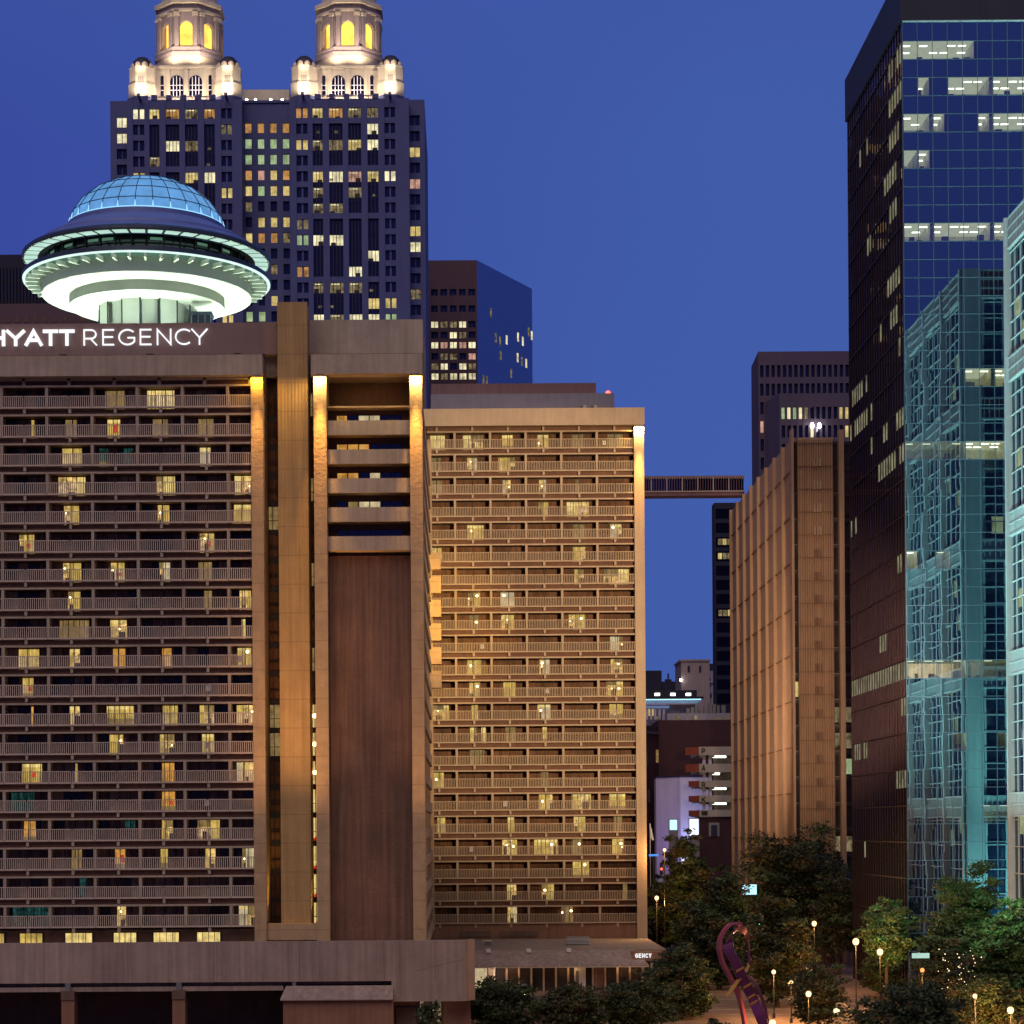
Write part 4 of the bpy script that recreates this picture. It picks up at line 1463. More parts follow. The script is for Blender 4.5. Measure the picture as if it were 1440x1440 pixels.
# ================================================================ ribbed brown building and roof bridge
def brown_building():
    Y, Y2 = 280.0, 346.0
    xa = XH(1118.5, Y)
    x1 = XH(1230, Y)
    zt = Z(1115, 613, Y)
    root = thing('ribbed_building', 'windowless brown concrete building with fluted front and tall finned flank', 'building', (xa + 6, 310, 0))
    m = M()
    m.box(xa + .6, x1, Y + 1.2, Y2, 0, zt - 1.0, 'ribbed_concrete')
    m.build('wall', root)
    # flank: panels between fins
    n = 8
    for i in range(n):
        y0, y1 = Y + 1.3 + (Y2 - Y - 1.3) * i / n, Y + 1.3 + (Y2 - Y - 1.3) * (i + 1) / n
        q = M()
        zz = 3.0
        q.prism([(xa + .1, y0), (xa + .28, y1), (xa + .6, y1), (xa + .6, y0)], 0, zt - .02, 'ribbed_concrete')
        z = 4.0
        while z < zt - 2:
            q.box(xa + .04, xa + .3, y0 + .25, y1 - .25, z, z + .09, 'panel_joint')
            z += 6.1
        q.build('wall_panel', root)
        q = M()
        q.box(xa - .18, xa + .5, y1 - .42, y1, 0, zt + .1, 'ribbed_concrete')
        q.build('fin', root)
    # front
    for a, b, ex in ((1108.5, 1118.5, .8), (1183.5, 1190.5, .8)):
        q = M()
        q.box(XH(a + (10 if a < 1110 else 0), Y) - (0 if a > 1110 else .0), XH(b, Y) + (0 if a > 1110 else .0), Y, Y + 1.2, 0, zt + ex, 'ribbed_concrete')
        if a > 1110:
            q.build('corner_fin', root)
    q = M()
    q.box(xa - .25, xa + .08, Y - .3, Y + 1.29, 0, zt + .9, 'ribbed_concrete')
    q.build('corner_fin', root)
    p0, p1 = XH(1126, Y), XH(1175.5, Y)
    q = M()
    q.box(p0, p1, Y + .3, Y + 1.19, 0, zt - .2, 'ribbed_concrete')
    ns = 15
    for i in range(ns):
        a = p0 + (p1 - p0) * i / ns
        q.prism([(a + .03, Y + .299), (a + (p1 - p0) / ns * .5, Y + .06), (a + (p1 - p0) / ns - .03, Y + .299)], 0, zt - .5, 'ribbed_concrete')
    for i in range(21):
        z = zt - 1.0 - i * 3.0
        q.box(p0, p1, Y + .09, Y + .3, z, z + .07, 'panel_joint')
    q.build('fluted_panel', root)
    vents = []
    for i in range(20):
        z = zt - 3.0 - i * 3.0
        q = M()
        for t in range(3):
            a = p0 + (p1 - p0) * (.44 + .08 * t)
            q.box(a, a + .22, Y - .02, Y + .06, z - 1.0, z + .1, 'panel_joint' if i > 3 else 'hotel_stone')
        vents.append(q)
    many('vent', vents, root)
    gl = []
    rnd = random.Random(2)
    for (a, b) in ((xa + .1, p0 - .02), (p1 + .02, XH(1183.3, Y)), (XH(1190.7, Y), x1)):
        for i in range(19):
            z0 = zt - .5 - (i + 1) * 3.4
            q = M()
            mt = 'glass_black'
            if i in (9,) and a < p0: mt = 'off_yellow'
            if i in (12,) : mt = 'off_green' if rnd.random() < .8 else mt
            if i in (10, 11, 15) and a > p0: mt = 'off_dim'
            q.wallq(a, b, Y + 1.1, z0, z0 + 3.3, 'glass_black')
            q.wallq(a, b, Y + 1.06, z0 + .3, z0 + 2.3, mt)
            q.box(a, b, Y + .95, Y + 1.05, z0 + 2.9, z0 + 3.3, 'frame_dark')
            gl.append(q)
    many('stair_window', gl, root)
    # roof bridge
    Yb = 338.0
    x0, xe = 22.3, X(1045, 690, Yb)
    zb, zt2 = Z(970, 699, Yb), Z(970, 671.5, Yb)
    root = thing('roof_bridge', 'narrow glazed truss bridge high between the tan wing and brown building', 'bridge', ((x0 + xe) / 2, Yb, zb))
    m = M()
    m.box(x0, xe, Yb - 1.5, Yb + 1.5, zb, zb + .55, 'bridge_steel')
    m.box(x0, xe, Yb - 1.7, Yb + 1.7, zb + .55, zb + .75, 'hotel_concrete')
    m.build('deck', root)
    m = M()
    m.box(x0, xe, Yb - 1.6, Yb + 1.6, zt2 - .35, zt2, 'bridge_steel')
    for i in range(60):
        a = x0 + (xe - x0) * i / 60
        m.box(a, a + .1, Yb - 1.66, Yb - 1.61, zt2 - .5, zt2 - .1, 'hotel_concrete')
    m.build('roof', root)
    nb = 9
    for i in range(nb):
        a, b = x0 + (xe - x0) * i / nb, x0 + (xe - x0) * (i + 1) / nb
        q = M()
        q.box(a - .09, a + .09, Yb - 1.58, Yb - 1.4, zb + .75, zt2 - .35, 'hotel_concrete')
        q.build('post', root)
        q = M()
        q.wallq(a + .1, b - .1, Yb - 1.45, zb + .75, zt2 - .35, 'glass_dark_slab')
        for t in range(1, 6):
            xx = a + (b - a) * t / 6
            q.box(xx - .03, xx + .03, Yb - 1.5, Yb - 1.46, zb + .75, zt2 - .35, 'bridge_steel')
        q.build('glazing', root)


brown_building()

# ================================================================ mirror glass office tower
def glass_tower():
    Y, Y2 = 220.0, 251.0
    k = Y / F
    x0 = XH(1276.3, Y)
    bay = 21.1 * k
    nb = 12
    x1 = x0 + bay * nb
    root = thing('glass_tower', 'tall mirror glass office tower reflecting its pale lattice neighbour', 'office tower', (x0 + 9, 236, 0))
    zc = lambda y: Z(1350, y, Y)
    ztop = Z(1270, -38, Y)
    zcap = zc(29)
    pitch = 51.2 * k
    # core, cap
    m = M()
    m.box(x0 + .35, x1, Y + 6, Y2 - .3, 0, zcap, 'tower_cap')
    m.build('core', root)
    m = M()
    m.box(x0 - .25, x1, Y - .25, Y2 + .6, zcap + .02, ztop, 'tower_cap')
    m.build('roof_band', root)
    # which bays are lit on which floor
    L_ = {0: [(0, 4, 'w')], 1: [(1, 1, 'w'), (3, 5, 'w'), (6, 9, 'w')], 2: [(0, 1, 'w'), (2, 2, 'w'), (5, 5, 'w'), (6, 8, 'w')], 3: [(0, 0, 'b'), (1, 1, 'w')],
          5: [(0, 1, 'w'), (2, 5, 'w'), (6, 9, 'w')], 9: [(4, 5, 'w'), (6, 7, 'w')], 11: [(0, 1, 'd'), (2, 3, 'd'), (4, 6, 'w')],
          14: [(0, 0, 'w'), (2, 2, 'd')], 17: [(0, 3, 'd'), (4, 7, 'd')], 19: [(3, 3, 'd'), (6, 6, 'd')], 21: [(5, 6, 'd')]}
    rnd = random.Random(21)
    nf = 26
    for f in range(nf):
        zt_ = zc(57.5 + 51.2 * f)
        zb_ = zt_ - pitch * .5
        zn = zb_ - pitch * .5
        lits = L_.get(f, [])
        on = set()
        for a, b, c in lits:
            on.update(range(a, b + 1))
        g = M()
        for i in range(nb):
            a, b = x0 + i * bay, x0 + (i + 1) * bay
            j = lambda: rnd.uniform(-.0025, .0025)
            if i not in on:
                g.quad((a, Y + j(), zb_), (b, Y + j(), zb_), (b, Y + j(), zt_), (a, Y + j(), zt_), 'glass_blue')
            else:
                g.wallq(a, b, Y, zb_, zt_, 'room_glass')
        win = g.build('window_band', root)
        s = M()
        for i in range(nb):
            a, b = x0 + i * bay, x0 + (i + 1) * bay
            s.quad((a, Y + j(), zn), (b, Y + j(), zn), (b, Y + j(), zb_), (a, Y + j(), zb_), 'glass_blue')
        if f == 0:
            s2 = M()
            for i in range(nb):
                a, b = x0 + i * bay, x0 + (i + 1) * bay
                s2.quad((a, Y, zt_), (b, Y, zt_), (b, Y, zcap), (a, Y, zcap), 'glass_blue')
            s2.build('spandrel', root)
        s.build('spandrel', root)
        for a, b, c in lits:                                # lit rooms behind the glass
            xa, xb = x0 + a * bay + .12, x0 + (b + 1) * bay - (.35 if c == 'w' else .05)
            r = M()
            d = 5.2
            r.quad((xa, Y + d, zb_), (xb, Y + d, zb_), (xb, Y + d, zt_ + .02), (xa, Y + d, zt_ + .02), 'room_wall')
            r.quad((xa, Y + .05, zt_ + .02), (xb, Y + .05, zt_ + .02), (xb, Y + d, zt_ + .02), (xa, Y + d, zt_ + .02), 'glowing_ceiling_dim' if c == 'd' else 'glowing_ceiling')
            r.quad((xa, Y + .05, zb_), (xb, Y + .05, zb_), (xb, Y + d, zb_), (xa, Y + d, zb_), 'desk_dark')
            for xx in (xa, xb):
                r.quad((xx, Y + .05, zb_), (xx, Y + d, zb_), (xx, Y + d, zt_), (xx, Y + .05, zt_), 'room_wall')
            strip = {'b': 'strip_blue', 'd': 'strip_dim'}.get(c, 'strip_light')
            nn = max(1, (b - a + 1))
            for t in range(nn):
                for q_ in range(2 if c == 'w' else 1):
                    if rnd.random() < .15:
                        continue
                    sx = xa + .15 + (xb - xa) * t / nn + .35 * ((t + q_) % 2)
                    sy = Y + 1.2 + q_ * 2.0
                    r.box(sx, sx + .8, sy, sy + (.25 if c == 'w' else .1), zt_ - .06, zt_ - .0, strip)
            for t in range(2 * nn):
                if rnd.random() < .75:
                    sx = rnd.uniform(xa, xb - .5)
                    hh = rnd.uniform(.25, .8)
                    sy = Y + rnd.uniform(.4, 2.5)
                    r.box(sx, sx + rnd.uniform(.2, .7), sy, sy + .3, zb_ + .002, zb_ + hh, 'desk_dark')
            r.build('lit_room', win)
    zlow = zc(57.5 + 51.2 * nf)
    m = M()
    m.box(x0, x1, Y + .0, Y + 6, 0, zlow, 'glass_blue')
    m.build('base', root)
    # mullion grid of the front
    mu = M()
    for i in range(nb + 1):
        xx = x0 + i * bay
        mu.box(xx - .03, xx + .03, Y - .07, Y - .008, 0, zcap, 'mullion_blue')
    mu.build('mullion', root)
    mu = M()
    for f in range(2 * nf + 1):
        zz = zc(57.5 + 25.6 * f)
        mu.box(x0, x1, Y - .06, Y - .006, zz - .03, zz + .03, 'mullion_blue')
    mu.box(x0, x1, Y - .2, Y - .004, zcap - .1, zcap, 'lattice_white')
    mu.build('transom', root)
    # flank of close-set mullions
    T = ((x0, Y), (0, 1), (1, 0))                            # along the flank, then inwards
    ln = Y2 - Y
    nbk = 22
    segs = {0: [(0, 4)], 1: [(0, 5), (13, 16)], 2: [(0, 4)], 3: [(2, 6)], 4: [(1, 4), (11, 13)], 6: [(0, 5)], 7: [(1, 4), (8, 9)],
            8: [(1, 2), (14, 20)], 9: [(12, 21)], 10: [(0, 2), (5, 12)], 11: [(0, 9)], 12: [(19, 21)], 14: [(0, 2)], 16: [(6, 9)], 18: [(0, 1)],
            20: [(0, 3)], 22: [(15, 16)], 17: [(0, 21)], 19: [(15, 21)]}
    bk = ln / nbk
    for f in range(nf):
        zt_ = zc(57.5 + 51.2 * f)
        zb_ = zt_ - pitch * .5
        zn = zb_ - pitch * .5
        g = M(T)
        on = set()
        for a, b in segs.get(f, []):
            on.update(q for q in range(a, b + 1) if f == 17 or rnd.random() < .8)
        for i in range(nbk):
            a, b = i * bk, (i + 1) * bk
            j = lambda: rnd.uniform(0, .006)
            if i in on:
                g.quad((a, 0, zb_), (b, 0, zb_), (b, 0, zt_), (a, 0, zt_), 'seg_lit')
            else:
                g.quad((a, j(), zb_), (b, j(), zb_), (b, j(), zt_), (a, j(), zt_), 'glass_side')
            g.quad((a, j(), zn), (b, j(), zn), (b, j(), zb_), (a, j(), zb_), 'glass_side')
            if f == 0:
                g.quad((a, 0, zt_), (b, 0, zt_), (b, 0, zcap), (a, 0, zcap), 'glass_side')
        g.build('side_window_band', root)
    g = M(T)
    g.quad((0, 0, 0), (ln, 0, 0), (ln, 0, zlow), (0, 0, zlow), 'glass_side')
    g.build('side_base', root)
    mu = M(T)
    for i in range(nbk + 1):
        mu.box(i * bk - .06, i * bk + .06, -.10, -.01, 0, zcap, 'mullion_brown')
    mu.build('side_mullion', root)
    mu = M(T)
    for f in range(nf + 1):
        zz = zc(57.5 + 51.2 * f)
        mu.box(0, ln, -.14, -.008, zz - .06, zz + .06, 'mullion_brown')
    mu.build('side_transom', root)


glass_tower()

# ================================================================ pale lattice tower
def lattice_tower():
    Yf, Yn = 210.6, 150.0
    x0 = XH(1421.5, Yf)
    zt = Z(1415, 309, Yf)
    root = thing('lattice_tower', 'pale floodlit tower with white window lattice and banded floors beside the mirror tower', 'office tower', (x0 + 8, 190, 0))
    x1 = x0 + 22
    m = M()
    m.box(x0 + .5, x1, Yn, Yf - .5, 0, zt - .5, 'tower_cap')
    m.build('core', root)
    zd = [Z(1415, y, Yf) for y in (309, 505, 722, 917, 1115)]

    def face(T, ln, piers, deep):
        g = M(T)
        g.quad((0, .3, 0), (ln, .3, 0), (ln, .3, zt), (0, .3, zt), 'glass_teal')
        g.build('glazing', root)
        v = M(T)
        n = round(ln / 2.15)
        for i in range(n + 1):
            s = ln * i / n
            v.box(s - .11, s + .11, .16, .29, 0, zt - .02, 'lattice_white')
        v.build('upright', root)
        hz = M(T)
        z = zt
        i = 0
        for a, b in zip(zd, zd[1:] + [0]):
            nn = 8
            for t in range(nn):
                zz = a - (a - b) * t / nn
                hz.box(0, ln, .12, .25, zz - .05, zz + .05, 'lattice_white')
        hz.build('crossbar', root)
        for q, zz in enumerate(zd):
            b = M(T)
            hgt = 2.9 if q == 0 else 2.2
            b.box(0, ln, .0, .29, zz - hgt, zz, 'lattice_white' if q > 1 else 'lattice_red')
            for t in range(4 if q == 0 else 3):
                z1 = zz - hgt * t / (3 if q == 0 else 2)
                b.box(0, ln, -.12, .31, z1 - .16, z1 + .02, 'lattice_white')
            for t in range(int(ln / .55)):
                b.box(t * .55, t * .55 + .1, -.08, -.001, zz - hgt, zz, 'lattice_white')
            b.build('band', root)
        for s in piers:
            p = M(T)
            p.box(s[0], s[1], -.35, .4, 0, zt + .05, 'lattice_white')
            p.build('pier', root)

    face(((x0, Yf), (0, -1), (1, 0)), Yf - Yn, [(0, .5), (9.3, 9.8), (18.6, 19.1), (27.9, 28.4)], 1)
    face(((x0, Yf), (1, 0), (0, -1)), 22, [(0.0, 1.9), (20, 22)], 0)
    face(((x0 + .3, Yn), (1, 0), (0, 1)), 21.7, [(0.3, 1.9), (19.8, 21.7)], 0)
    rnd = random.Random(6)
    ws = []
    for (y, s0) in ((440, 2.4), (480, 4.5), (620, 6.7), (650, 2.5), (790, 4.5), (845, 2.5), (1000, 4.6), (1160, 2.5), (1180, 6.8), (940, 6.7)):
        q = M(((x0, Yf), (0, -1), (1, 0)))
        z = Z(1425, y, Yf)
        q.box(s0, s0 + 1.6, .26, .295, z - .9, z + .9, 'lat_lit')
        ws.append(q)
    for (y, s0) in ((430, 5.0), (560, 7), (980, 6.0), (1010, 9), (700, 3)):
        q = M(((x0, Yf), (1, 0), (0, -1)))
        z = Z(1425, y, Yf)
        q.box(s0, s0 + 1.6, .26, .295, z - .9, z + .9, 'lat_lit')
        ws.append(q)
    many('lit_window', ws, root)
    COOL = (.42, .95, .88)
    for y in (170, 188, 204):
        spot((x0 - 20, y, 11), (x0, y + 2, 48), 34000, COOL, 90, .8, .4, 'tower_floodlight')
        spot((x0 - 20, y, 11), (x0, y + 3, 76), 56000, COOL, 50, .9, .4, 'tower_floodlight')
    for dx in (2, 9, 16):
        spot((x0 + dx, Yf + 4.5, 1.0), (x0 + dx, Yf, 38), 16000, (.36, .95, .86), 95, .8, .4, 'tower_floodlight')
        spot((x0 + dx, Yf + 6.0, 1.0), (x0 + dx, Yf, 66), 64000, (.36, .95, .86), 26, .9, .4, 'tower_floodlight')


lattice_tower()
# ================================================================ low buildings in the gap
def lowrises():
    # pale villa-like block with arched windows
    Y = 560.0
    root = thing('pale_hotel_block', 'pale stucco block with two small arched windows behind the parking garage', 'building', (X(995, 960, Y), Y + 8, 0))
    xa, xb, xc = X(958, 960, Y), X(998, 960, Y), X(1060, 960, Y)
    zt = Z(980, 930, Y)
    m = M()
    m.box(xa, xb, Y, Y + 16, 0, zt, 'stucco')
    m.box(xa - .3, xb + .2, Y - .3, Y + 16, zt, zt + .5, 'stucco')
    m.build('wall', root)
    m = M()
    m.box(xb + .02, xc, Y + .8, Y + 16, 0, Z(1010, 943, Y), 'stucco_grey')
    m.box(xb + .02, xc, Y + .3, Y + .79, Z(1010, 960, Y), Z(1010, 957, Y), 'stucco_grey')
    m.box(xb + .3, xc, Y + 4, Y + 15, Z(1010, 943, Y), Z(1010, 931.5, Y), 'far_dark')
    m.build('side_wing', root)
    for px_ in (968.5, 984.5):
        q = M()
        a, b = X(px_ - 1.6, 942, Y), X(px_ + 1.6, 942, Y)
        z0, z1 = Z(px_, 945.5, Y), Z(px_, 936, Y)
        r = (b - a) / 2
        q.slab([(a, z0), (b, z0)] + [((a + b) / 2 + r * math.cos(R(t)), z1 - r + r * math.sin(R(t))) for t in range(0, 181, 30)], Y - .1, Y - .01, 'far_dark')
        q.build('arched_window', root)
    for px_, py_, w, hh, mt in ((999, 955, 2, 3, 'far_dark'), (999, 964, 2, 3, 'far_dark'), (1013, 955, 2, 4, 'far_dark'), (1018, 955.5, 2, 4, 'far_dark'), (1012.5, 966, 2.2, 6.5, 'win_orange'),
                                (1018, 966, 2, 5, 'far_dark'), (1013, 978, 2, 6, 'far_dark'), (1018, 979, 2, 5, 'far_dark'), (1000, 978, 2.5, 6, 'far_dark')):
        q = M()
        y = Y + .75 if px_ > 998.5 else Y
        q.box(X(px_ - w / 2, py_, Y), X(px_ + w / 2, py_, Y), y - .06, y - .01, Z(px_, py_ + hh / 2, Y), Z(px_, py_ - hh / 2, Y), mt)
        q.build('window', root)
    q = M(); q.ball(X(957, 956.5, Y), Y - .6, Z(957, 956.5, Y), .35, 'bulb_white', 6); q.build('wall_lamp', root)
    # dark stepped blocks
    Y = 620.0
    root = thing('stepped_block', 'black stepped rooftop silhouette left of the pale stucco block', 'building', (X(930, 960, Y), Y + 8, 0))
    m = M()
    m.box(X(880, 960, Y), X(930.5, 960, Y), Y, Y + 15, 0, Z(915, 943, Y), 'far_dark')
    m.box(X(930.5, 960, Y) + .01, X(965, 960, Y), Y + 1, Y + 15, 0, Z(945, 958, Y), 'far_dark')
    m.build('wall', root)
    m = M()
    xx = X(941, 950, Y)
    m.tube([(xx, Y + 3, Z(941, 958, Y)), (xx, Y + 3, Z(941, 946, Y))], .25, 'far_dark')
    m.box(xx - .9, xx + .9, Y + 2, Y + 4, Z(941, 958, Y), Z(941, 954.5, Y), 'far_dark')
    m.build('mast', root)
    # flat roofed building with a bright corrugated canopy
    Y = 470.0
    root = thing('canopy_building', 'flat dark roofed building with three ceiling lights and a white zigzag eave', 'building', (X(930, 990, Y), Y + 8, 0))
    m = M()
    m.box(X(880, 975, Y), X(982, 975, Y), Y + 3, Y + 14, Z(930, 981, Y), Z(930, 969.5, Y), 'far_dark')
    m.box(X(880, 980, Y), X(989, 980, Y), Y - .5, Y + 14, Z(930, 983, Y), Z(930, 980, Y), 'far_dark')
    m.box(X(880, 980, Y), X(983, 980, Y), Y + 2, Y + 14, 0, Z(930, 983, Y), 'stucco_grey')
    m.build('wall', root)
    for px_ in (926, 948, 970):
        q = M(); q.box(X(px_ - 3.4, 975, Y), X(px_ + 3.4, 975, Y), Y + 2.9, Y + 2.99, Z(px_, 977, Y), Z(px_, 973.6, Y), 'tube_white'); q.build('roof_light', root)
    m = M()
    xa, xb = X(880, 986, Y), X(986, 986, Y)
    n = 44
    z0, z1 = Z(930, 988.5, Y), Z(930, 983.2, Y)
    m.box(xa, xb, Y - .3, Y + 2, z1 - .12, z1, 'screen_cyan')
    for i in range(n):
        a = xa + (xb - xa) * i / n; b = xa + (xb - xa) * (i + 1) / n
        m.slab([(a, z0), ((a + b) / 2 - .02, z0), (b, z1 - .15), ((a + b) / 2, z1 - .15)], Y - .2, Y - .1, 'soffit_blue')
    m.box(xa, xb - 1, Y + .0, Y + 2, z0 - .35, z0 - .1, 'lilac_wall')
    m.build('eave', root)
    m = M()
    xa2, xb2 = X(880, 998, Y), X(941, 998, Y)
    m.box(xa2, xb2, Y - .5, Y + 1.9, Z(920, 995.5, Y), Z(920, 992.8, Y), 'soffit_blue')
    for i in range(5):
        xx = X(908 + 6 * i, 1000, Y)
        m.box(xx, xx + .45, Y - .2, Y + .2, Z(920, 1012, Y), Z(920, 995.6, Y), 'lilac_wall')
    m.box(X(913, 1000, Y), X(920, 1000, Y), Y + 1.8, Y + 1.95, Z(920, 1006, Y), Z(920, 996.5, Y), 'off_yellow')
    m.build('porch', root)
    # long plain roof strip with roof plant
    Y = 440.0
    root = thing('roof_terrace_building', 'low grey building with dark roof plant above the brick block', 'building', (X(985, 1010, Y), Y + 8, 0))
    m = M()
    m.box(X(938, 1000, Y), X(1062, 1000, Y), Y, Y + 12, 0, Z(985, 1003, Y), 'stucco_grey')
    m.box(X(938, 1000, Y), X(1062, 1000, Y), Y - 2, Y - .01, 0, Z(985, 1009, Y), 'garage_concrete')
    m.build('wall', root)
    rnd = random.Random(3)
    for i in range(9):
        q = M()
        xx = X(966 + i * 6.2, 1000, Y)
        hh = rnd.uniform(.8, 2.2)
        q.box(xx, xx + rnd.uniform(.4, .9), Y + 1, Y + 2, Z(985, 1003, Y), Z(985, 1003, Y) + hh, 'metal_grey')
        q.build('roof_vent', root)
    # dark red brick block
    Y = 420.0
    root = thing('brick_block', 'dark red brick block with plain wall behind the parking decks', 'building', (X(965, 1050, Y), Y + 6, 0))
    m = M()
    m.box(X(926, 1030, Y), X(1066, 1030, Y), Y, Y + 16, 0, Z(970, 1012.5, Y), 'brick_dark')
    m.prism([(X(926, 1030, Y) - .01, Y + .3), (X(926, 1030, Y) - .01, Y + 12), (X(898, 1030, Y), Y + 12), (X(898, 1030, Y), Y - 8)], 0, Z(915, 1022, Y), 'brick_dark')
    m.build('wall', root)
    m = M()
    m.prism([(X(927, 1030, Y), Y - .4), (X(927, 1030, Y), Y - .02), (X(898, 1030, Y), Y - 8.1), (X(898, 1030, Y), Y - 8.6)], Z(915, 1033, Y), Z(915, 1030, Y), 'far_concrete')
    m.build('cornice', root)
    for i in range(12):
        q = M(); xx = X(924 + i * 6.4 + (i % 3), 1012, Y)
        q.box(xx, xx + .5, Y + .2, Y + .6, Z(970, 1012.5, Y), Z(970, 1012.5, Y) + rnd.uniform(.3, 1.1), 'off_dim' if i % 4 == 0 else 'stucco_grey')
        q.build('roof_vent', root)
    for (px_, py_) in ((906, 1068), (909, 1120), (921, 1064)):
        q = M()
        y = Y - 4.5 if px_ < 915 else Y - 1
        q.box(X(px_, py_, y), X(px_, py_, y) + .5, y - 2.6, y - 2.2, Z(px_, py_ + 9, y), Z(px_, py_ - 9, y), 'win_dim' if px_ == 921 else 'far_dark')
        q.build('window', root)
    # lilac floodlit wall
    Y = 405.0
    root = thing('lilac_building', 'windowless low building washed in lilac light beside the parking decks', 'building', (X(945, 1130, Y), Y + 6, 0))
    m = M()
    xa, xm, xb = X(926, 1130, Y), X(957, 1130, Y), X(1035, 1130, Y)
    m.prism([(xa, Y + 5), (xm, Y), (xb, Y), (xb, Y + 9), (xa, Y + 9)], 0, Z(957, 1093, Y), 'lilac_wall')
    m.build('wall', root)
    m = M()
    m.prism([(xa - .1, Y + 4.9), (xm, Y - .12), (xb, Y - .12), (xb, Y + 9.1), (xa - .1, Y + 9.1)], Z(957, 1093, Y) + .003, Z(957, 1090.5, Y), 'far_dark')
    m.build('roof_edge', root)
    spot((xm + 2, Y - 3.5, 9), (xm + 2, Y, 19), 9000, (.45, .55, 1.0), 100, .8, .3, 'lilac_floodlight')
    spot((xa - 1, Y - 7, 8), (xa + 2, Y + 2, 18), 1600, (.55, .22, 1.0), 100, .8, .3, 'lilac_floodlight')
    # parking garage with letters on its decks
    Y = 385.0
    root = thing('parking_garage', 'open parking garage whose deck edges spell PARK in dark letters', 'parking garage', (X(1005, 1110, Y), Y + 8, 0))
    tops = (1050, 1074, 1097.5, 1118.5, 1139)
    x0, x1 = X(966, 1100, Y), X(1075, 1100, Y)
    xr = X(983, 1100, Y)
    for i, t in enumerate(tops):
        z1, z0 = Z(1000, t, Y), Z(1000, t + (12 if i < 2 else 9.5), Y)
        q = M()
        q.box(xr + .01, x1, Y, Y + 14, z0, z1, 'garage_concrete')
        q.build('deck', root)
        q = M()
        q.prism([(x0 + .6 * (i > 1), Y + 2.2), (xr, Y - .02), (xr, Y + 1), (x0 + .6, Y + 3)], z0 + .1, z1 - .05, 'brick_red')
        q.build('deck_end', root)
        if i < 4:
            zz = Z(1000, t + 9.6, Y)
            xa = X(986.5, t + 4, Y)
            letter('PARK'[i], xa, Y - .1, zz, .72, Z(1000, t + 2.2, Y) - zz, .17, 'letter_dark', .08).build('letter', root)
            q = M()
            xa, xb = X(1002.5 if i else 1003, 1100, Y), X(1022 if i != 1 else 1013, 1100, Y)
            q.box(xa, xb, Y + 1.0, Y + 1.2, z0 - .42, z0 - .12, 'tube_white')
            q.build('tube_light', root)
            for px_ in (991, 999.5):
                q = M(); xx = X(px_, 1100, Y)
                zn = Z(1000, tops[i + 1], Y)
                q.box(xx - .28, xx + .28, Y + .8, Y + 1.4, zn, z0 - .8, 'lilac_wall')
                q.prism([(xx - .28, Y + .79), (xx + .28, Y + .79), (xx + .28, Y + 1.41), (xx - .28, Y + 1.41)], z0 - .8, z0 - .4, 'garage_concrete')
                q.box(xx - .8, xx + .8, Y + .75, Y + 1.45, z0 - .4, z0 - .003, 'garage_concrete')
                q.build('column', root)
    q = M()
    q.box(X(1003, 1100, Y + 8), x1, Y + 8, Y + 13.9, 0, Z(1000, 1053, Y), 'garage_concrete')
    q.build('back_wall', root)
    q = M()
    q.box(xr, x1, Y + .5, Y + 7.9, 0, Z(1000, 1149, Y), 'brick_dark')
    q.box(X(986.5, 1143, Y), X(995, 1143, Y), Y - .1, Y - .003, Z(990, 1146.5, Y), Z(990, 1140.5, Y), 'letter_dark')
    q.build('base_wall', root)
    q = M()
    xa, xb = X(997, 1165, Y), X(1012, 1165, Y)
    q.box(xa, xb, Y + .3, Y + .49, Z(1004, 1176, Y), Z(1004, 1157, Y), 'metal_grey')
    q.box(xa + .4, xb - .4, Y + .2, Y + .29, Z(1004, 1176, Y), Z(1004, 1160, Y), 'far_dark')
    q.build('doorway', root)
    for (a, b, t, bt, mt, lab) in ((942, 952, 1153, 1167, 'screen_cyan', 'small glowing cyan screen on the lilac building'), (970, 982, 1152, 1175, 'screen_white', 'tall glowing white screen below the parking decks')):
        m = M()
        Ys = Y - 2
        m.box(X(a, t, Ys), X(b, t, Ys), Ys, Ys + .15, Z(a, bt, Ys), Z(a, t, Ys), mt)
        r2 = thing('lit_screen', lab, 'screen', (X((a + b) / 2, t, Ys), Ys, 0))
        m.build('panel', r2)
        m = M()
        m.box(X(a, t, Ys) - .2, X(b, t, Ys) + .2, Ys + .16, Ys + .4, 0, Z(a, t, Ys) + .2, 'metal_grey')
        m.build('housing', r2)
    # flag and the small blue sign at the street corner
    Y = 300.0
    root = thing('flagpole', 'white pole with a pale hanging flag by the street corner', 'flagpole', (X(913, 1200, Y), Y, 0))
    xx = X(914.5, 1200, Y)
    m = M(); m.tube([(xx, Y, 0), (xx, Y, Z(914, 1158, Y))], .06, 'white_paint'); m.build('pole', root)
    m = M()
    pts = [(0, 1162), (1.3, 1166), (3.6, 1176), (4.6, 1181), (3.0, 1182), (1.0, 1179)]
    m.slab([(X(914.8 + a, b, Y), Z(915, b, Y)) for a, b in pts], Y - .03, Y + .03, 'white_paint')
    m.build('flag', root)
    root = thing('street_sign', 'small glowing blue street sign on a grey post near the tan wing', 'sign', (X(917, 1202, Y), Y - 3, 0))
    m = M(); m.box(X(910, 1202, Y), X(923, 1202, Y), Y - 3.1, Y - 3, Z(917, 1203.6, Y), Z(917, 1200.8, Y), 'blue_sign'); m.build('panel', root)
    m = M(); m.tube([(X(916, 1202, Y), Y - 2.93, 0), (X(916, 1202, Y), Y - 2.93, Z(917, 1201, Y))], .06, 'metal_grey'); m.build('post', root)


lowrises()

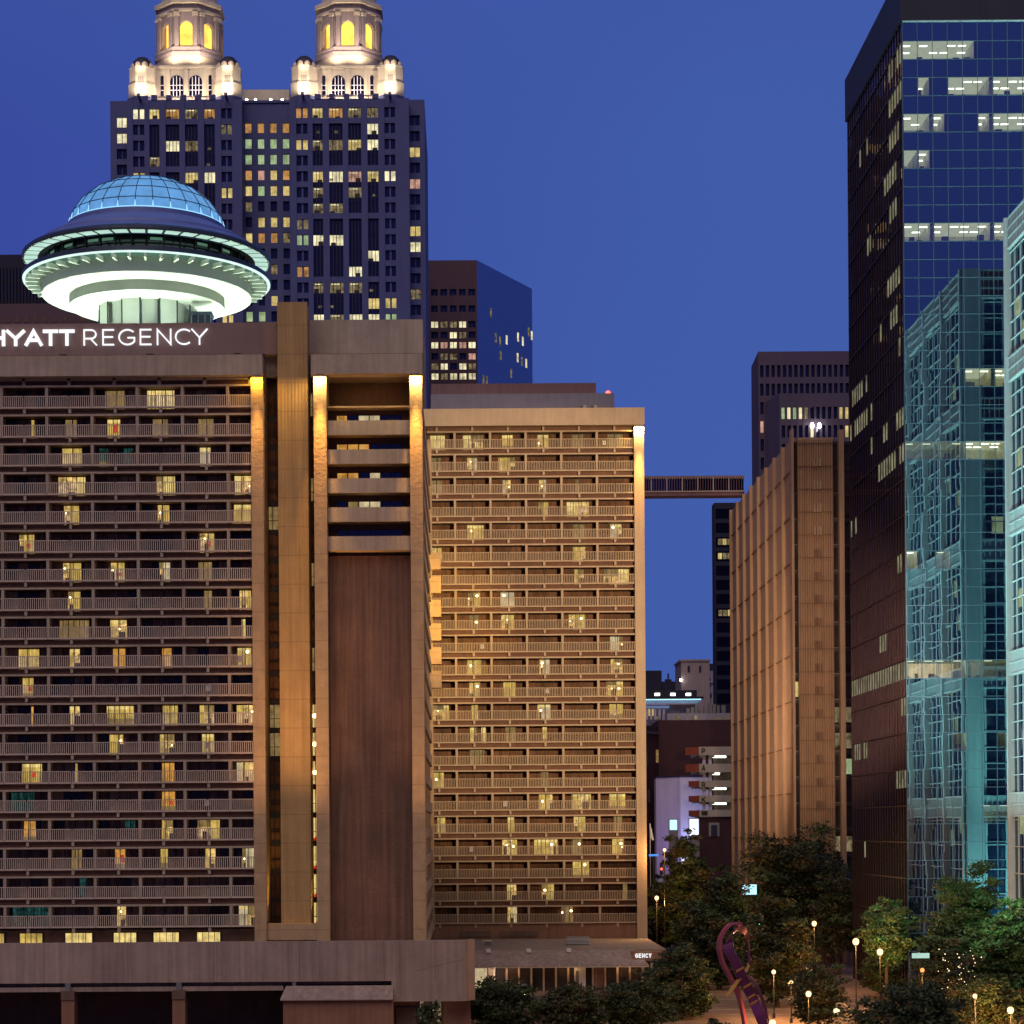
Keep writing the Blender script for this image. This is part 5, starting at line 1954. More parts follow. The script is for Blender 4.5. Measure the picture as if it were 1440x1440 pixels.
# ================================================================ podium in front of the hotel
def podium():
    Y = 170.0
    root = thing('podium_building', 'plain mauve concrete podium with deep overhang in front of the hotel', 'building', (XH(300, Y), Y + 15, 0))
    z = lambda y, px_=330: Z(px_, y, Y)
    xl = XH(-140, Y)
    xr, xe = X(655, 1370, Y), X(668, 1370, Y)
    zt = z(1324.5)
    m = M()
    xm = X(550.5, 1380, Y)
    m.box(xl, xm, Y, Y + .6, z(1381), zt, 'podium_concrete')
    m.box(xm + .001, xr, Y, Y + .6, z(1410), zt, 'podium_concrete')
    m.prism([(xr + .002, Y), (xe, Y + 1.4), (xe - .3, Y + 2.0), (xr + .002, Y + .6)], z(1410), zt, 'podium_concrete')
    m.box(xe - .9, xe - .35, Y + 2.0, Y + 26, z(1410), z(1378), 'podium_concrete')
    for px_ in (-60, 62, 180, 300, 421, 540, 612):
        xx = X(px_, 1350, Y)
        m.box(xx - .02, xx + .02, Y - .004, Y + .1, z(1380), zt - .02, 'panel_joint')
    for i in range(7):
        m.slab([(X(584 + 10 * i, 1366, Y), z(1367.5 - 2.3 * i)), (X(594 + 10 * i, 1366, Y), z(1365.2 - 2.3 * i)), (X(594 + 10 * i, 1366, Y), z(1364.6 - 2.3 * i)), (X(584 + 10 * i, 1366, Y), z(1366.9 - 2.3 * i))], Y - .003, Y + .05, 'panel_joint')
    m.build('parapet', root)
    m = M()
    m.box(xl, xe - .95, Y + .62, Y + 27, z(1381) - .3, z(1381) + .35, 'roof_gravel')
    m.box(xm, xe - .95, Y + .62, Y + 20, z(1410), z(1410) + .25, 'podium_wall')
    m.build('roof', root)
    m = M()
    m.box(xl, X(398, 1390, Y), Y + .2, Y + .9, z(1393.5), z(1387), 'podium_concrete')
    m.build('edge_beam', root)
    m = M()
    m.box(xl, xm, Y + 7, Y + 7.5, 0, z(1387), 'podium_dark')
    m.build('back_wall', root)
    for px_ in (-62, 95.5, 251.5):
        q = M()
        a, b = X(px_ - 9, 1400, Y), X(px_ + 9, 1400, Y)
        q.box(a, b, Y - .1, Y + 1.6, 0, z(1404.5), 'podium_wall')
        q.prism([(a - .02, Y - .2), (b + .02, Y - .2), (b + .02, Y + 1.62), (a - .02, Y + 1.62)], z(1404.4), z(1392), 'podium_dark')
        q.prism([(a + .3, Y - .05), (b - .3, Y - .05), (b - .3, Y + .6), (a + .3, Y + .6)], z(1391.9), z(1381) + .001, 'metal_grey')
        q.build('column', root)
    q = M()
    a, b = X(411, 1383, Y), X(416, 1383, Y)
    q.box(a, b, Y + .05, Y + .5, z(1387), z(1381) - .002, 'metal_grey')
    q.build('bracket', root)
    # boxed bay with a sloping hood
    a, b = X(399, 1420, Y), X(553, 1420, Y)
    q = M()
    q.box(a, b, Y - .6, Y + 6.9, 0, z(1406.5), 'podium_wall')
    for px_ in (416, 499.5):
        xx = X(px_, 1420, Y)
        q.box(xx - .05, xx + .04, Y - .63, Y - .604, 0, z(1408), 'panel_joint')
    q.build('bay_wall', root)
    q = M()
    vs = [(a - .2, Y - 1.0, z(1405)), (b, Y - 1.0, z(1405)), (b, Y - .02, z(1387)), (a + .2, Y - .02, z(1387)), (a - .2, Y - 1.0, z(1406.4)), (b, Y - 1.0, z(1406.4)), (b, Y - .02, z(1406.4)), (a - .2, Y - .02, z(1406.4))]
    q.add(vs, [(0, 1, 2, 3), (4, 5, 1, 0), (5, 6, 2, 1), (7, 4, 0, 3), (4, 7, 6, 5)], 'podium_concrete')
    q.build('hood', root)
    # lower wall with a door, a lamp and lit shop panes
    q = M()
    q.box(b + .01, X(662, 1420, Y), Y + 2.2, Y + 2.8, 0, z(1410), 'podium_wall')
    q.build('lower_wall', root)
    q = M()
    q.box(X(553.5, 1430, Y), X(586, 1430, Y), Y + 2.05, Y + 2.19, 0, z(1419), 'frame_dark')
    q.box(X(555.5, 1430, Y), X(584, 1430, Y), Y + 1.98, Y + 2.04, 0, z(1421.5), 'podium_dark')
    q.build('door', root)
    for (pa, pb) in ((589, 596), (607, 621)):
        q = M()
        q.box(X(pa, 1430, Y), X(pb, 1430, Y), Y + 2.1, Y + 2.19, 2, z(1412), 'frame_dark')
        q.wallq(X(pa, 1430, Y) + .05, X(pb, 1430, Y) - .05, Y + 2.05, 2, z(1413), 'off_dim')
        q.build('shop_window', root)
    q = M()
    xx = X(609, 1425, Y)
    q.ball(xx, Y + 1.6, z(1425), .1, 'bulb_white', 6)
    q.box(xx - .04, xx + .04, Y + 1.62, Y + 2.19, z(1425) + .08, z(1425) + .14, 'metal_grey')
    q.build('wall_lamp', root)


podium()

# ================================================================ low entrance pavilion
def entrance():
    Y = 235.0
    root = thing('entrance_pavilion', 'low entrance pavilion with sloped mauve canopy and dark posts', 'building', (X(800, 1400, Y), Y + 12, 0))
    z = lambda y, px_=790: Z(px_, y, Y)
    xl, xr = X(560, 1360, Y), X(896, 1360, Y)
    zr = z(1338)
    m = M()
    m.box(xl, X(940, 1360, Y), Y + 2.0, Y + 26.9, zr - .6, zr, 'roof_gravel')
    m.build('roof', root)
    m = M()      # sloping canopy fascia
    vs = [(xl, Y - 1.4, z(1357)), (xr + 1.2, Y - 1.4, z(1357)), (xr, Y + 1.98, zr + .05), (xl, Y + 1.98, zr + .05), (xl, Y - 1.4, z(1359.5)), (xr + 1.2, Y - 1.4, z(1359.5)), (xr, Y + 1.98, z(1359.5)), (xl, Y + 1.98, z(1359.5))]
    m.add(vs, [(0, 1, 2, 3), (4, 5, 1, 0), (5, 6, 2, 1), (7, 4, 0, 3), (4, 7, 6, 5)], 'podium_concrete')
    m.build('canopy', root)
    m = M()
    for px_ in range(674, 890, 28):
        xx = X(px_, 1357, Y)
        m.box(xx - .08, xx + .08, Y - 1.55, Y - 1.41, z(1359), z(1355), 'hotel_rail')
    m.box(xl, xr + 1.2, Y - 1.48, Y - 1.402, z(1359.6), z(1358.2), 'hotel_rail')
    m.build('gutter', root)
    for px_ in (687, 744, 801):
        q = M(); xx = X(px_, 1340, Y)
        q.box(xx - .25, xx + .25, Y + 1.2, Y + 1.97, zr - .15, zr + .25, 'white_paint')
        q.build('skylight', root)
    q = M(); xa = X(797, 1325, 248)
    q.box(xa, xa + 2.6, 248, 250, zr, zr + .9, 'metal_grey')
    for t in range(5):
        q.box(xa - .05, xa + 2.65, 247.9, 247.99, zr + .12 + t * .16, zr + .18 + t * .16, 'white_paint')
    q.build('roof_unit', root)
    q = M(); xa = X(681, 1325, 248)
    q.box(xa, xa + .8, 248, 249, zr, zr + .45, 'metal_grey'); q.box(xa - .1, xa + .9, 247.9, 249.1, zr + .45, zr + .6, 'hotel_rail')
    q.build('roof_vent', root)
    q = M()
    q.box(xl, X(940, 1360, Y), Y + 3, Y + 3.4, 0, zr - .61, 'podium_dark')
    q.build('back_wall', root)
    for i in range(14):
        px_ = 678 + 17.4 * i
        q = M(); xx = X(px_, 1380, Y)
        q.box(xx - .1, xx + .1, Y + .9, Y + 1.1, 0, z(1359.6) - .003, 'hotel_rail')
        q.build('post', root)
        q = M()
        mt = {0: 'glass_brown', 9: 'glass_brown'}.get(i, 'glass_black')
        q.wallq(xx + .14, X(px_ + 17.4, 1380, Y) - .14, Y + 1.0, .3, z(1361), mt)
        q.box(xx + .14, X(px_ + 17.4, 1380, Y) - .14, Y + .95, Y + 1.05, 0, .3, 'frame_dark')
        q.build('window', root)
    q = M()
    xa = X(668, 1372, Y)
    q.wallq(xa, X(685, 1372, Y), Y + .8, .2, z(1359.8), 'win_pale')
    q.build('lit_doorway', root)
    q = M()
    xa, xb = X(808, 1370, Y), X(824, 1370, Y)
    q.box(xa, xb, Y + .6, Y + .85, 0, z(1360), 'white_paint')
    q.box(xa + .15, xa + .5, Y + .5, Y + .59, .2, 2.2, 'metal_grey')
    q.build('doorway', root)
    # small sign block at the corner
    q = M()
    xa, xb = X(889, 1345, Y), X(938, 1345, Y)
    q.box(xa, xb, Y - .2, Y + 1.9, z(1351, 910), z(1338, 910), 'podium_wall')
    q.build('corner_fascia', root)
    for i in range(3):
        q = M(); xx = X(905 + 12 * i, 1380, Y)
        q.box(xx - .13, xx + .13, Y + .1, Y + .4, 0, z(1351, 910) - .003, 'hotel_rail'); q.build('post', root)
    zb, zt = z(1346.6, 904), z(1340.6, 904)
    for i, ch in enumerate('GENCY'):
        xa = X(893 + i * 4.75, 1343, Y)
        letter(ch, xa, Y - .36, zb, .29, zt - zb, .085, 'sign_white', .1).build('letter', root)
    point((X(676, 1370, Y), Y - .3, 2.3), 260, (1, .9, .7), .2, 'doorway_light')
    for px_ in (720, 800, 880):
        point((X(px_, 1362, Y), Y - .2, 2.75), 260, (1, .55, .22), .15, 'canopy_light')


entrance()

# ================================================================ ribbon sculpture
def ribbon(m, pts, wid, mat, thick=.16):
    """A flat strip along pts; wid gives the strip's half-width vector at each point."""
    pts = [Vector(p) for p in pts]; wid = [Vector(w) for w in wid]
    vs = []
    for i, p in enumerate(pts):
        d = (pts[min(i + 1, len(pts) - 1)] - pts[max(i - 1, 0)]).normalized()
        n = d.cross(wid[i]).normalized() * thick * .5
        vs += [tuple(p + wid[i] + n), tuple(p - wid[i] + n), tuple(p - wid[i] - n), tuple(p + wid[i] - n)]
    fs = []
    for i in range(len(pts) - 1):
        a, b = i * 4, i * 4 + 4
        for k in range(4):
            fs.append((a + k, a + (k + 1) % 4, b + (k + 1) % 4, b + k))
    fs += [(0, 3, 2, 1), tuple(len(vs) - 4 + k for k in range(4))]
    m.add(vs, fs, mat)


def smooth_path(pts, n=6):
    out = []
    P = [Vector(p) for p in pts]
    for i in range(len(P) - 1):
        p0, p1, p2, p3 = P[max(i - 1, 0)], P[i], P[i + 1], P[min(i + 2, len(P) - 1)]
        for k in range(n):
            t = k / n
            out.append(.5 * ((2 * p1) + (p2 - p0) * t + (2 * p0 - 5 * p1 + 4 * p2 - p3) * t * t + (3 * p1 - p0 - 3 * p2 + p3) * t ** 3))
    out.append(P[-1])
    return out


def sculpture():
    Y = 150.0
    root = thing('ribbon_sculpture', 'tall purple painted steel ribbon sculpture looping above the dark trees', 'sculpture', (X(1050, 1440, Y), Y, 0))
    c = lambda px_, py_, dy: (X(px_, py_, Y + dy), Y + dy, Z(px_, py_, Y + dy))
    # broad strip: down from the loop's top, along the front to the lower right
    path = smooth_path([c(1052, 1356, 1.6), c(1053, 1335, 1.7), c(1049, 1312, 1.3), c(1038, 1305, .6), c(1026, 1318, .0), c(1024, 1333, -.4), c(1034, 1353, -.6), c(1045, 1377, -.6), c(1058, 1403, -.5), c(1067, 1425, -.3), c(1078, 1452, 0), c(1092, 1500, .3)])
    m = M()
    n = len(path)
    w = []
    for i in range(n):
        t = i / (n - 1)
        k = .10 if t < .12 else (.10 + (t - .12) * 1.5 if t < .30 else (.44 if t < .45 else .36))
        w.append((Vector((.90, -.35, .33)).normalized() if t > .42 else Vector((.45, -.5, .75)).normalized()) * k)
    ribbon(m, path, w, 'sculpture_paint', .10)
    m.build('broad_strip', root)
    # the narrow outer strip arching over the left
    path = smooth_path([c(1042, 1300.5, .4), c(1033, 1298.5, .2), c(1023, 1303, 0), c(1013.5, 1318, 0), c(1011.5, 1334, 0), c(1016, 1354, .1), c(1027, 1375, .3), c(1038, 1398, .6), c(1045, 1425, 1.0), c(1050, 1460, 1.2), c(1055, 1505, 1.2)])
    m = M()
    ribbon(m, path, [Vector((.07, -.30, .03))] * len(path), 'sculpture_rose', .20)
    m.build('outer_strip', root)
    m = M()
    path = smooth_path([c(1053, 1358, 1.0), c(1046, 1369, .2), c(1034, 1384, -.9), c(1025, 1398, -1.3), c(1018, 1402, -1.4)])
    ribbon(m, path, [Vector((.05, -.1, .02)) + Vector((.18, 0, .12)) * (1 - abs(i / (len(path) - 1) - .55) * 1.7) for i in range(len(path))], 'sculpture_gold', .08)
    m.build('gold_blade', root)
    for (px_, py_, ww) in ((1040.5, 1363.5, .55), (1050.5, 1386.5, .5), (1056.5, 1401.5, .46), (1060, 1410, .44)):
        m = M()
        a, b = Vector(c(px_ - 5, py_ + 3, -1.1)), Vector(c(px_ + 5, py_ - 2.5, -1.0))
        ribbon(m, [a, b], [Vector((0, -.05, .07))] * 2, 'sculpture_gold', .06)
        m.build('gold_band', root)
    m = M()
    path = smooth_path([c(1053, 1372, .6), c(1062, 1383, .4), c(1070, 1400, .3), c(1076, 1420, .3), c(1082, 1460, .3), c(1086, 1500, .3)])
    ribbon(m, path, [Vector((.05, -.35, 0))] * len(path), 'sculpture_paint', .09)
    m.build('back_strip', root)
    m = M()
    b = c(1062, 1500, .5)
    m.lathe(b[0], b[1], [(.01, .9), (1.9, .9), (2.0, .8), (2.0, .001)], 'podium_concrete', 24)
    m.build('plinth', root)
    spot((b[0] - 2.5, Y - 6, .5), (b[0] - .6, Y, 8), 90, (.75, .25, .9), 60, .7, .2, 'sculpture_light')
    spot((b[0] + 2, Y - 5, .5), (b[0], Y, 4), 110, (1, .45, .25), 70, .7, .2, 'sculpture_light')


sculpture()

# ================================================================ street lamps and signals
def street_lamp(px_, py_, Y, label, mat='globe_warm', r=.27, arm=False):
    x, z = X(px_, py_, Y), Z(px_, py_, Y)
    root = thing('street_lamp', label, 'street lamp', (x, Y, 0), 'globe street lamps on the plaza')
    m = M()
    if arm:
        m.tube(smooth_path([(x + 1.5, Y, 0), (x + 1.5, Y, z - 1.0), (x + 1.2, Y, z - .1), (x + .6, Y, z + .55), (x, Y, z + .62)]), .055, 'pole_black')
        m.tube([(x, Y, z + .63), (x, Y, z + r * .9)], [.05, .12], 'pole_black')
    else:
        m.tube([(x, Y, 0), (x, Y, .5), (x, Y, .55), (x, Y, z - r - .12)], [.14, .12, .065, .05], 'pole_black')
        m.tube([(x, Y, z - r - .12), (x, Y, z - r + .03)], [.06, .15], 'pole_black')
    m.build('post', root)
    m = M()
    m.lathe(x, Y, [(.02, z - r), (r * .55, z - r * .92), (r * .88, z - r * .4), (r, z + r * .15), (r * .8, z + r * .75), (r * .3, z + r * 1.08), (.02, z + r * 1.12)], mat, 14)
    m.build('globe', root, smooth=True)
    if px_ > 900:
        point((x - .1, Y - 1.3, z - r - .2), (1500 if mat == 'globe_warm' else 800) * (Y / 180) ** .8, (1.0, .50, .17), .12, 'street_lamp_light')
    m = M()
    m.lathe(x, Y, [(r * .34, z + r * 1.1), (r * .2, z + r * 1.3), (.02, z + r * 1.65)], 'pole_black', 8)
    m.build('finial', root)


LAMPS = [(1145, 1299, 232, 'warm globe lamp among the trees below the fluted brown panel', 'globe_warm', .27, 0),
         (1203.5, 1324.5, 208, 'warm globe lamp at the corner of the dark tower flank', 'globe_warm', .32, 0),
         (1237.5, 1339, 205, 'yellowish globe lamp on a black post among bright shrubs', 'globe_warm', .30, 0),
         (1088, 1367, 200, 'small dim globe lamp right of the ribbon sculpture loop', 'globe_warm', .2, 0),
         (1112.5, 1382, 195, 'small amber globe lamp beneath the broad tree', 'globe_warm', .19, 0),
         (1137, 1398, 181, 'globe lamp on the pale plaza path', 'globe_warm', .24, 0),
         (1176.5, 1422, 163, 'bright globe lamp hung from a curved arm', 'globe_warm', .24, 1),
         (1086.5, 1439, 152, 'bright globe lamp closest to the foot of the purple ribbon', 'globe_warm', .24, 0),
         (1371, 1401, 162, 'globe lamp in front of the yellow lit leaves', 'globe_warm', .17, 0),
         (1421, 1421, 164, 'bright globe lamp beyond the yellow lit shrub below the lattice tower', 'globe_warm', .26, 0),
         (1297, 1364.5, 172, 'small red amber lamp by the green shop sign', 'globe_amber', .17, 0),
         (923.5, 1263, 264, 'street lamp close to the foot of the tan wing pilaster', 'globe_warm', .26, 0),
         (934.5, 1195.5, 262, 'tall street lamp in front of the lilac building', 'globe_warm', .2, 0)]
for a in LAMPS:
    street_lamp(*a)


def signal(px_, py_, Y, label, col):
    x, z = X(px_, py_, Y), Z(px_, py_, Y)
    root = thing('traffic_light', label, 'traffic light', (x, Y, 0), 'traffic lights along the street')
    m = M()
    m.tube([(x + .35, Y, 0), (x + .35, Y, z + 1.1), (x, Y, z + 1.1)], .06, 'metal_grey'); m.build('post', root)
    m = M(); m.box(x - .2, x + .2, Y - .1, Y + .15, z - .8, z + .9, 'pole_black'); m.build('housing', root)
    for k, cc in enumerate(('signal_red', 'win_dim', 'signal_green')):
        m = M(); m.ball(x, Y - .14, z + .5 - .5 * k + (.5 if col == 2 else -.5 if col == 0 else 0), .15, cc if k == col else 'frame_dark', 8); m.build('lens', root)


signal(1068, 1298.5, 235, 'traffic light showing green above the ribbon sculpture', 2)
signal(930, 1222, 300, 'traffic light showing red near the street corner by the tan wing', 0)
signal(914, 1256, 285, 'lower traffic light showing red beside the tan wing pilaster', 0)


# ================================================================ cars
def car(x, y, rot, paint, label, grp, front=True):
    root = thing('parked_car', label, 'car', (x, y, 0), grp)
    ca, sa = math.cos(rot), math.sin(rot)
    T = ((x, y), (ca, sa), (-sa, ca))                      # s along the car, d across
    prof = [(-2.2, .35), (2.15, .35), (2.25, .62), (2.1, .82), (1.1, .95), (.45, 1.42), (-.95, 1.45), (-1.6, 1.0), (-2.15, .95), (-2.28, .6)]
    m = M(T)
    n = len(prof)
    vs = []
    for d, sh in ((-.88, 0), (-.72, 1), (.72, 1), (.88, 0)):
        for s, z in prof:
            hi = z > 1.2
            vs.append((s * (1 if not sh else .99), d * (.86 if hi else 1), z + (.03 if sh and hi else 0)))
    fs = []
    for k in range(3):
        for i in range(n):
            fs.append((k * n + i, k * n + (i + 1) % n, (k + 1) * n + (i + 1) % n, (k + 1) * n + i))
    fs += [tuple(range(n))[::-1], tuple(range(3 * n, 4 * n))]
    m.add(vs, fs, paint)
    m.build('body', root)
    g = M(T)
    for d in (-.885, .885):
        k = .87
        g.add([(-1.35, d * .955, 1.02), (.92, d * .955, 1.0), (.4, d * k, 1.36), (-.9, d * k, 1.38)], [(0, 1, 2, 3)], 'glass_black')
    g.add([(1.08, -.7, .99), (1.08, .7, .99), (.52, .6, 1.40), (.52, -.6, 1.40)], [(0, 1, 2, 3)], 'glass_black')
    g.add([(-1.58, -.7, 1.05), (-1.58, .7, 1.05), (-1.02, .6, 1.43), (-1.02, -.6, 1.43)], [(0, 1, 2, 3)], 'glass_black')
    g.build('window', root)
    for s in (-1.4, 1.4):
        for d in (-.82, .82):
            w = M(T)
            pts = [(s + .33 * math.cos(R(a)), .33 + .33 * math.sin(R(a))) for a in range(0, 360, 24)]
            nn = len(pts)
            w.add([(p, d - .1, z) for p, z in pts] + [(p, d + .1, z) for p, z in pts],
                  [tuple(range(nn)), tuple(range(nn, 2 * nn))[::-1]] + [(i, nn + i, nn + (i + 1) % nn, (i + 1) % nn) for i in range(nn)], 'rubber')
            w.build('wheel', root)
    for d in (-.62, .62):
        h = M(T); h.box(2.14, 2.27, d - .16, d + .16, .62, .76, 'head_light' if front else 'white_paint'); h.build('headlight', root)
        h = M(T); h.box(-2.3, -2.2, d - .18, d + .18, .72, .88, 'tail_light'); h.build('tail_light', root)


car(X(730, 1390, 224), 224.5, R(-95), 'car_paint_silver', 'silver car with lit headlights waiting under the entrance canopy', 'cars on the street')
car(34.5, 318, R(88), 'car_paint_dark', 'dark car driving away with red tail lights beside the tan wing', 'cars on the street', False)
car(27.5, 344, R(90), 'car_paint_red', 'red car far up the street with glowing tail lights', 'cars on the street', False)


# ================================================================ trees
def tree(name, label, x, y, h, rx, rz, seed, mix, n=9000, leaf=.22, base=.25, group=None, cat='tree', feather=.0):
    rnd = np.random.default_rng(seed)
    pr = random.Random(seed)
    root = thing(name, label, cat, (x, y, 0), group)
    t = M()
    zc0 = h * base
    lean = pr.uniform(-.04, .04)
    r0 = .035 * h * .55
    trunk = [(x + lean * z, y, z) for z in (0, h * .15, h * .35, h * .6, h * .85)]
    t.tube(trunk, [r0 * 1.25, r0, r0 * .8, r0 * .5, r0 * .15], 'bark', 8)
    t.build('trunk', root)
    # limbs reach out of the trunk; leaf sprays sit along their outer halves
    cz = (h + zc0) / 2
    hz = (h - zc0) / 2
    lm = M()
    cl, cr = [], []
    nl = 22
    for i in range(nl):
        ang = i * 2.399 + pr.uniform(-.4, .4)
        up = -.75 + 1.7 * (i + .5) / nl + pr.uniform(-.15, .15)
        up = max(-.85, min(.97, up))
        ho = math.sqrt(max(.05, 1 - up * up)) * (1 - .25 * max(0, up))
        ln = pr.uniform(.62, 1.08)
        e = Vector((x + lean * cz + rx * ho * ln * math.cos(ang), y + rx * ho * ln * math.sin(ang), cz + hz * up * (.85 + .15 * ln)))
        zs = zc0 * .8 + (max(e.z, zc0) - zc0 * .8) * pr.uniform(.25, .5)
        s = Vector((x + lean * zs, y, zs))
        mid = (s + e) / 2 + Vector((pr.uniform(-.1, .1) * rx, pr.uniform(-.1, .1) * rx, .10 * (e - s).length))
        if i % 2 == 0:
            lm.tube([s, mid, e], [r0 * .38, r0 * .22, r0 * .05], 'bark', 5)
        for t in (.35, .55, .72, .86, 1.0):
            p = s * (1 - t) ** 2 + mid * 2 * t * (1 - t) + e * t * t
            for _ in range(2):
                j = .16 * rx
                cl.append((p.x + pr.gauss(0, j), p.y + pr.gauss(0, j), p.z + pr.gauss(0, j * .7)))
                cr.append(rx * pr.uniform(.10, .27) * (1.15 - .3 * t))
    lm.build('limb', root)
    cl, cr = np.array(cl), np.array(cr)
    k = len(cl)
    wgt = cr ** 2 / (cr ** 2).sum()
    ci = rnd.choice(k, n, p=wgt)
    dirs = rnd.normal(size=(n, 3)); dirs /= np.linalg.norm(dirs, axis=1)[:, None]
    rad = cr[ci] * rnd.uniform(.1, 1.25, n) ** .7
    pos = cl[ci] + dirs * rad[:, None] * np.array([1.35, 1.35, .62])
    pos[:, 2] -= feather * np.abs(rnd.normal(size=n)) * .4
    keep = pos[:, 2] > max(.15, zc0 * .6)
    pos, ci = pos[keep], ci[keep]
    n = len(pos)
    a = rnd.normal(size=(n, 3)) * np.array([1, 1, .55]); a /= np.linalg.norm(a, axis=1)[:, None]
    b = np.cross(a, rnd.normal(size=(n, 3))); b /= np.linalg.norm(b, axis=1)[:, None]
    s = leaf * rnd.uniform(.6, 1.4, n)
    a = a * s[:, None] * 1.15; b = b * s[:, None] * .42
    v = np.stack([pos - a, pos + b, pos + a, pos - b], 1).reshape(-1, 3) - np.array([x, y, 0])
    me = bpy.data.meshes.new('crown')
    me.vertices.add(4 * n); me.vertices.foreach_set('co', v.ravel())
    me.loops.add(4 * n); me.loops.foreach_set('vertex_index', np.arange(4 * n))
    me.polygons.add(n); me.polygons.foreach_set('loop_start', np.arange(0, 4 * n, 4))
    mi = np.array([pr.choices(range(len(mix)), [w for _, w in mix])[0] for _ in range(k)])[ci]
    flip = rnd.random(n) < .2
    mi[flip] = rnd.integers(0, len(mix), flip.sum())
    for nm, _ in mix:
        me.materials.append(MATS[nm])
    me.polygons.foreach_set('material_index', mi.astype(np.int32))
    me.update(calc_edges=True)
    o = bpy.data.objects.new('crown', me)
    sc.collection.objects.link(o)
    o.parent = root
    return root


DARK = [('leaf_dark', 5), ('leaf_mid', 2), ('leaf_brown', 1)]
BROWN = [('leaf_brown', 4), ('leaf_dark', 3), ('leaf_mid', 1)]
GREEN = [('leaf_fresh', 3), ('leaf_mid', 4), ('leaf_light', 2)]
WARMT = [('leaf_light', 3), ('leaf_brown', 3), ('leaf_mid', 2)]


def T_(px_, py_top, Y, rpx, label, mix, seed, n=9000, name='tree', leaf=.24, base=.25, feather=.2):
    x = X(px_, py_top, Y); h = Z(px_, py_top, Y)
    tree(name, label, x, Y, h, rpx * Y / F, (h / 8) ** .5, seed, mix, int(n * 1.5), leaf * .85, base, 'trees on the plaza', feather=feather)


TREES = [
    (968, 1168, 275, 46, 'tall dark tree with feathery top beside the tan wing', DARK, 1, 16000, 'tree', .30, .06, .3),
    (1010, 1232, 235, 58, 'broad black green tree behind the purple ribbon sculpture', DARK, 2, 20000, 'tree', .26, .03, .3),
    (1120, 1168, 272, 82, 'broad brown lit tree in front of the fluted brown panel', BROWN, 3, 26000, 'tree', .28, .22, .3),
    (1092, 1262, 212, 52, 'low bushy tree lit orange right of the ribbon sculpture', BROWN, 4, 14000, 'tree', .24, .06, .2),
    (1178, 1222, 258, 40, 'slim brown tree leaning against the dark tower flank', BROWN, 5, 10000, 'tree', .25, .2, .3),
    (1245, 1264, 212, 38, 'small tree with green lit leaf tips before the glass corner', GREEN, 6, 10000, 'tree', .2, .42, .3),
    (1368, 1216, 200, 56, 'tall fresh green tree lit from above before the lattice tower', GREEN, 7, 22000, 'tree', .23, .12, .3),
    (1425, 1262, 188, 48, 'green lit tree touching the outline of the pale lattice tower', GREEN, 8, 14000, 'tree', .22, .12, .3),
    (1320, 1290, 195, 40, 'dark tree between the green lit trees', DARK, 9, 10000, 'tree', .24, .15, .2),
    (1268, 1385, 150, 78, 'black bushy tree in deep shade between curved arm lamp and yellow shrub', DARK, 10, 16000, 'tree', .2, .2, .1),
    (1382, 1372, 168, 52, 'yellow lit shrub around a globe lamp', WARMT, 11, 9000, 'shrub', .17, .15, .1),
    (1240, 1336, 222, 28, 'pale yellow lit shrub around the black lamp post', WARMT, 12, 7000, 'shrub', .2, .1, .2),
    (704, 1381, 192, 62, 'dark green round tree before the entrance pavilion windows', DARK, 13, 14000, 'tree', .2, .1, .2),
    (806, 1388, 188, 52, 'dark tree with pale flowers below the entrance doorway', BROWN, 14, 11000, 'tree', .2, .1, .2),
    (892, 1376, 190, 56, 'dark tree below the small corner sign letters', DARK, 15, 13000, 'tree', .2, .1, .2),
    (958, 1330, 200, 48, 'black green tree left of the ribbon sculpture', DARK, 16, 13000, 'tree', .22, .05, .2),
    (603, 1399, 162, 20, 'small slender tree in front of the podium shop window', GREEN[1:] + [('leaf_brown', 3)], 17, 3500, 'tree', .16, .1, .3),
    (1150, 1352, 190, 40, 'low leafy shrub lit orange beside the plaza path', BROWN, 18, 7000, 'shrub', .2, .1, .2),
    (1330, 1335, 182, 46, 'dark spreading tree behind the yellow lit shrub', BROWN, 19, 10000, 'tree', .22, .15, .2),
    (925, 1225, 285, 22, 'thin olive tree at the foot of the tan wing pilaster', WARMT, 20, 5000, 'tree', .25, .1, .3),
    (1012, 1428, 140, 30, 'dark shrub around the foot of the purple ribbon', DARK, 21, 6000, 'shrub', .2, .1, .2),
]
for t in TREES:
    T_(*t)

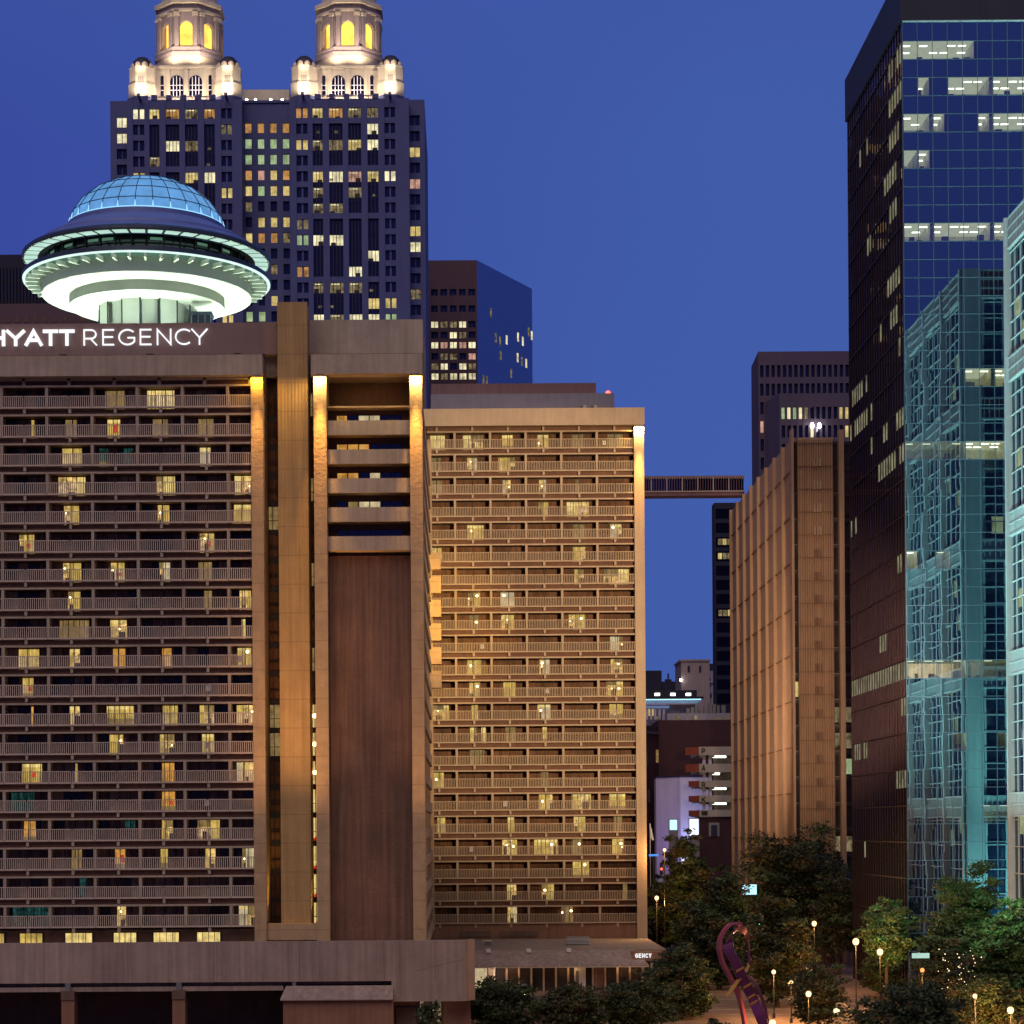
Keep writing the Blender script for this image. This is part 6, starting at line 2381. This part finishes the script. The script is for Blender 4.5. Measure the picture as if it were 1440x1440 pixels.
# a glowing shop sign among the trees
Yq = 178.0
r_ = thing('shop_sign', 'small glowing green shop sign between the dark trees', 'sign', (X(1295, 1344, Yq), Yq, 0))
m = M(); m.box(X(1283, 1344, Yq), X(1307, 1344, Yq), Yq, Yq + .2, Z(1295, 1347.5, Yq), Z(1295, 1340.5, Yq), 'louvre_light'); m.build('panel', r_)
m = M(); m.tube([(X(1295, 1344, Yq), Yq + .3, 0), (X(1295, 1344, Yq), Yq + .3, Z(1295, 1346, Yq))], .1, 'pole_black'); m.build('post', r_)
Yq = 262.0
r_ = thing('billboard', 'small white lit billboard behind the dark broad tree', 'billboard', (X(1053, 1250, Yq), Yq, 0))
m = M(); m.box(X(1043, 1250, Yq), X(1064, 1250, Yq), Yq, Yq + .2, Z(1053, 1258, Yq), Z(1053, 1244, Yq), 'screen_cyan'); m.build('panel', r_)
m = M(); m.tube([(X(1053, 1250, Yq), Yq + .3, 0), (X(1053, 1250, Yq), Yq + .3, Z(1053, 1256, Yq))], .12, 'pole_black'); m.build('post', r_)

def lit_leaf_sparkles(px_, py_, Y, w, hgt, n, seed, label):  # glowing beads on a thread stand in for clusters of lit leaves
    rnd = random.Random(seed)
    x, z = X(px_, py_, Y), Z(px_, py_, Y)
    root = thing('leaf_sparkles', label, 'leaf sparkles', (x, Y, 0))
    pts = [(x + rnd.uniform(-w, w), Y + rnd.uniform(-.3, .3), z + rnd.uniform(-hgt, hgt)) for _ in range(n)]
    pts.sort(key=lambda p: p[2])
    m = M(); m.tube([(x, Y, 0)] + pts, .015, 'pole_black', 4); m.build('wire', root)
    m = M()
    for p in pts:
        m.ball(p[0], p[1], p[2], rnd.uniform(.02, .055), 'sparkle_glow', 4)
    o = m.build('sparkle_ball', root, stuff=True)


lit_leaf_sparkles(1350, 1362, 171, 1.8, 1.6, 42, 1, 'small warm glowing balls standing in for lit leaves above the yellow lit shrub')


# ================================================================ unseen spots added to wash facades and trees
SOD = (1.0, .58, .24)
spot((62, 70, 52), (9, 262, 44), 1250000, (1.0, .69, .39), 21, .7, 4.0, 'facade_wash_light')
spot((24, 276, 25), (43.2, 322, 44), 30000, (1.0, .70, .50), 110, .9, 2.0, 'facade_wash_light')  # hangs in mid-air, added to lighten the finned flank
spot((30, 150, 30), (47.5, 280, 40), 230000, (1.0, .70, .50), 22, .8, 2.0, 'facade_wash_light')  # no fixture here, added to lighten the fluted front
spot((43.5, 178, 14), (48.2, 196, 10), 5200, (.80, 1.0, .66), 70, .9, .5, 'tree_fill_light')  # added without a pole to brighten the green trees
spot((37, 196, 12), (42.5, 226, 8), 2600, (.80, 1.0, .70), 60, .9, .5, 'tree_fill_light')
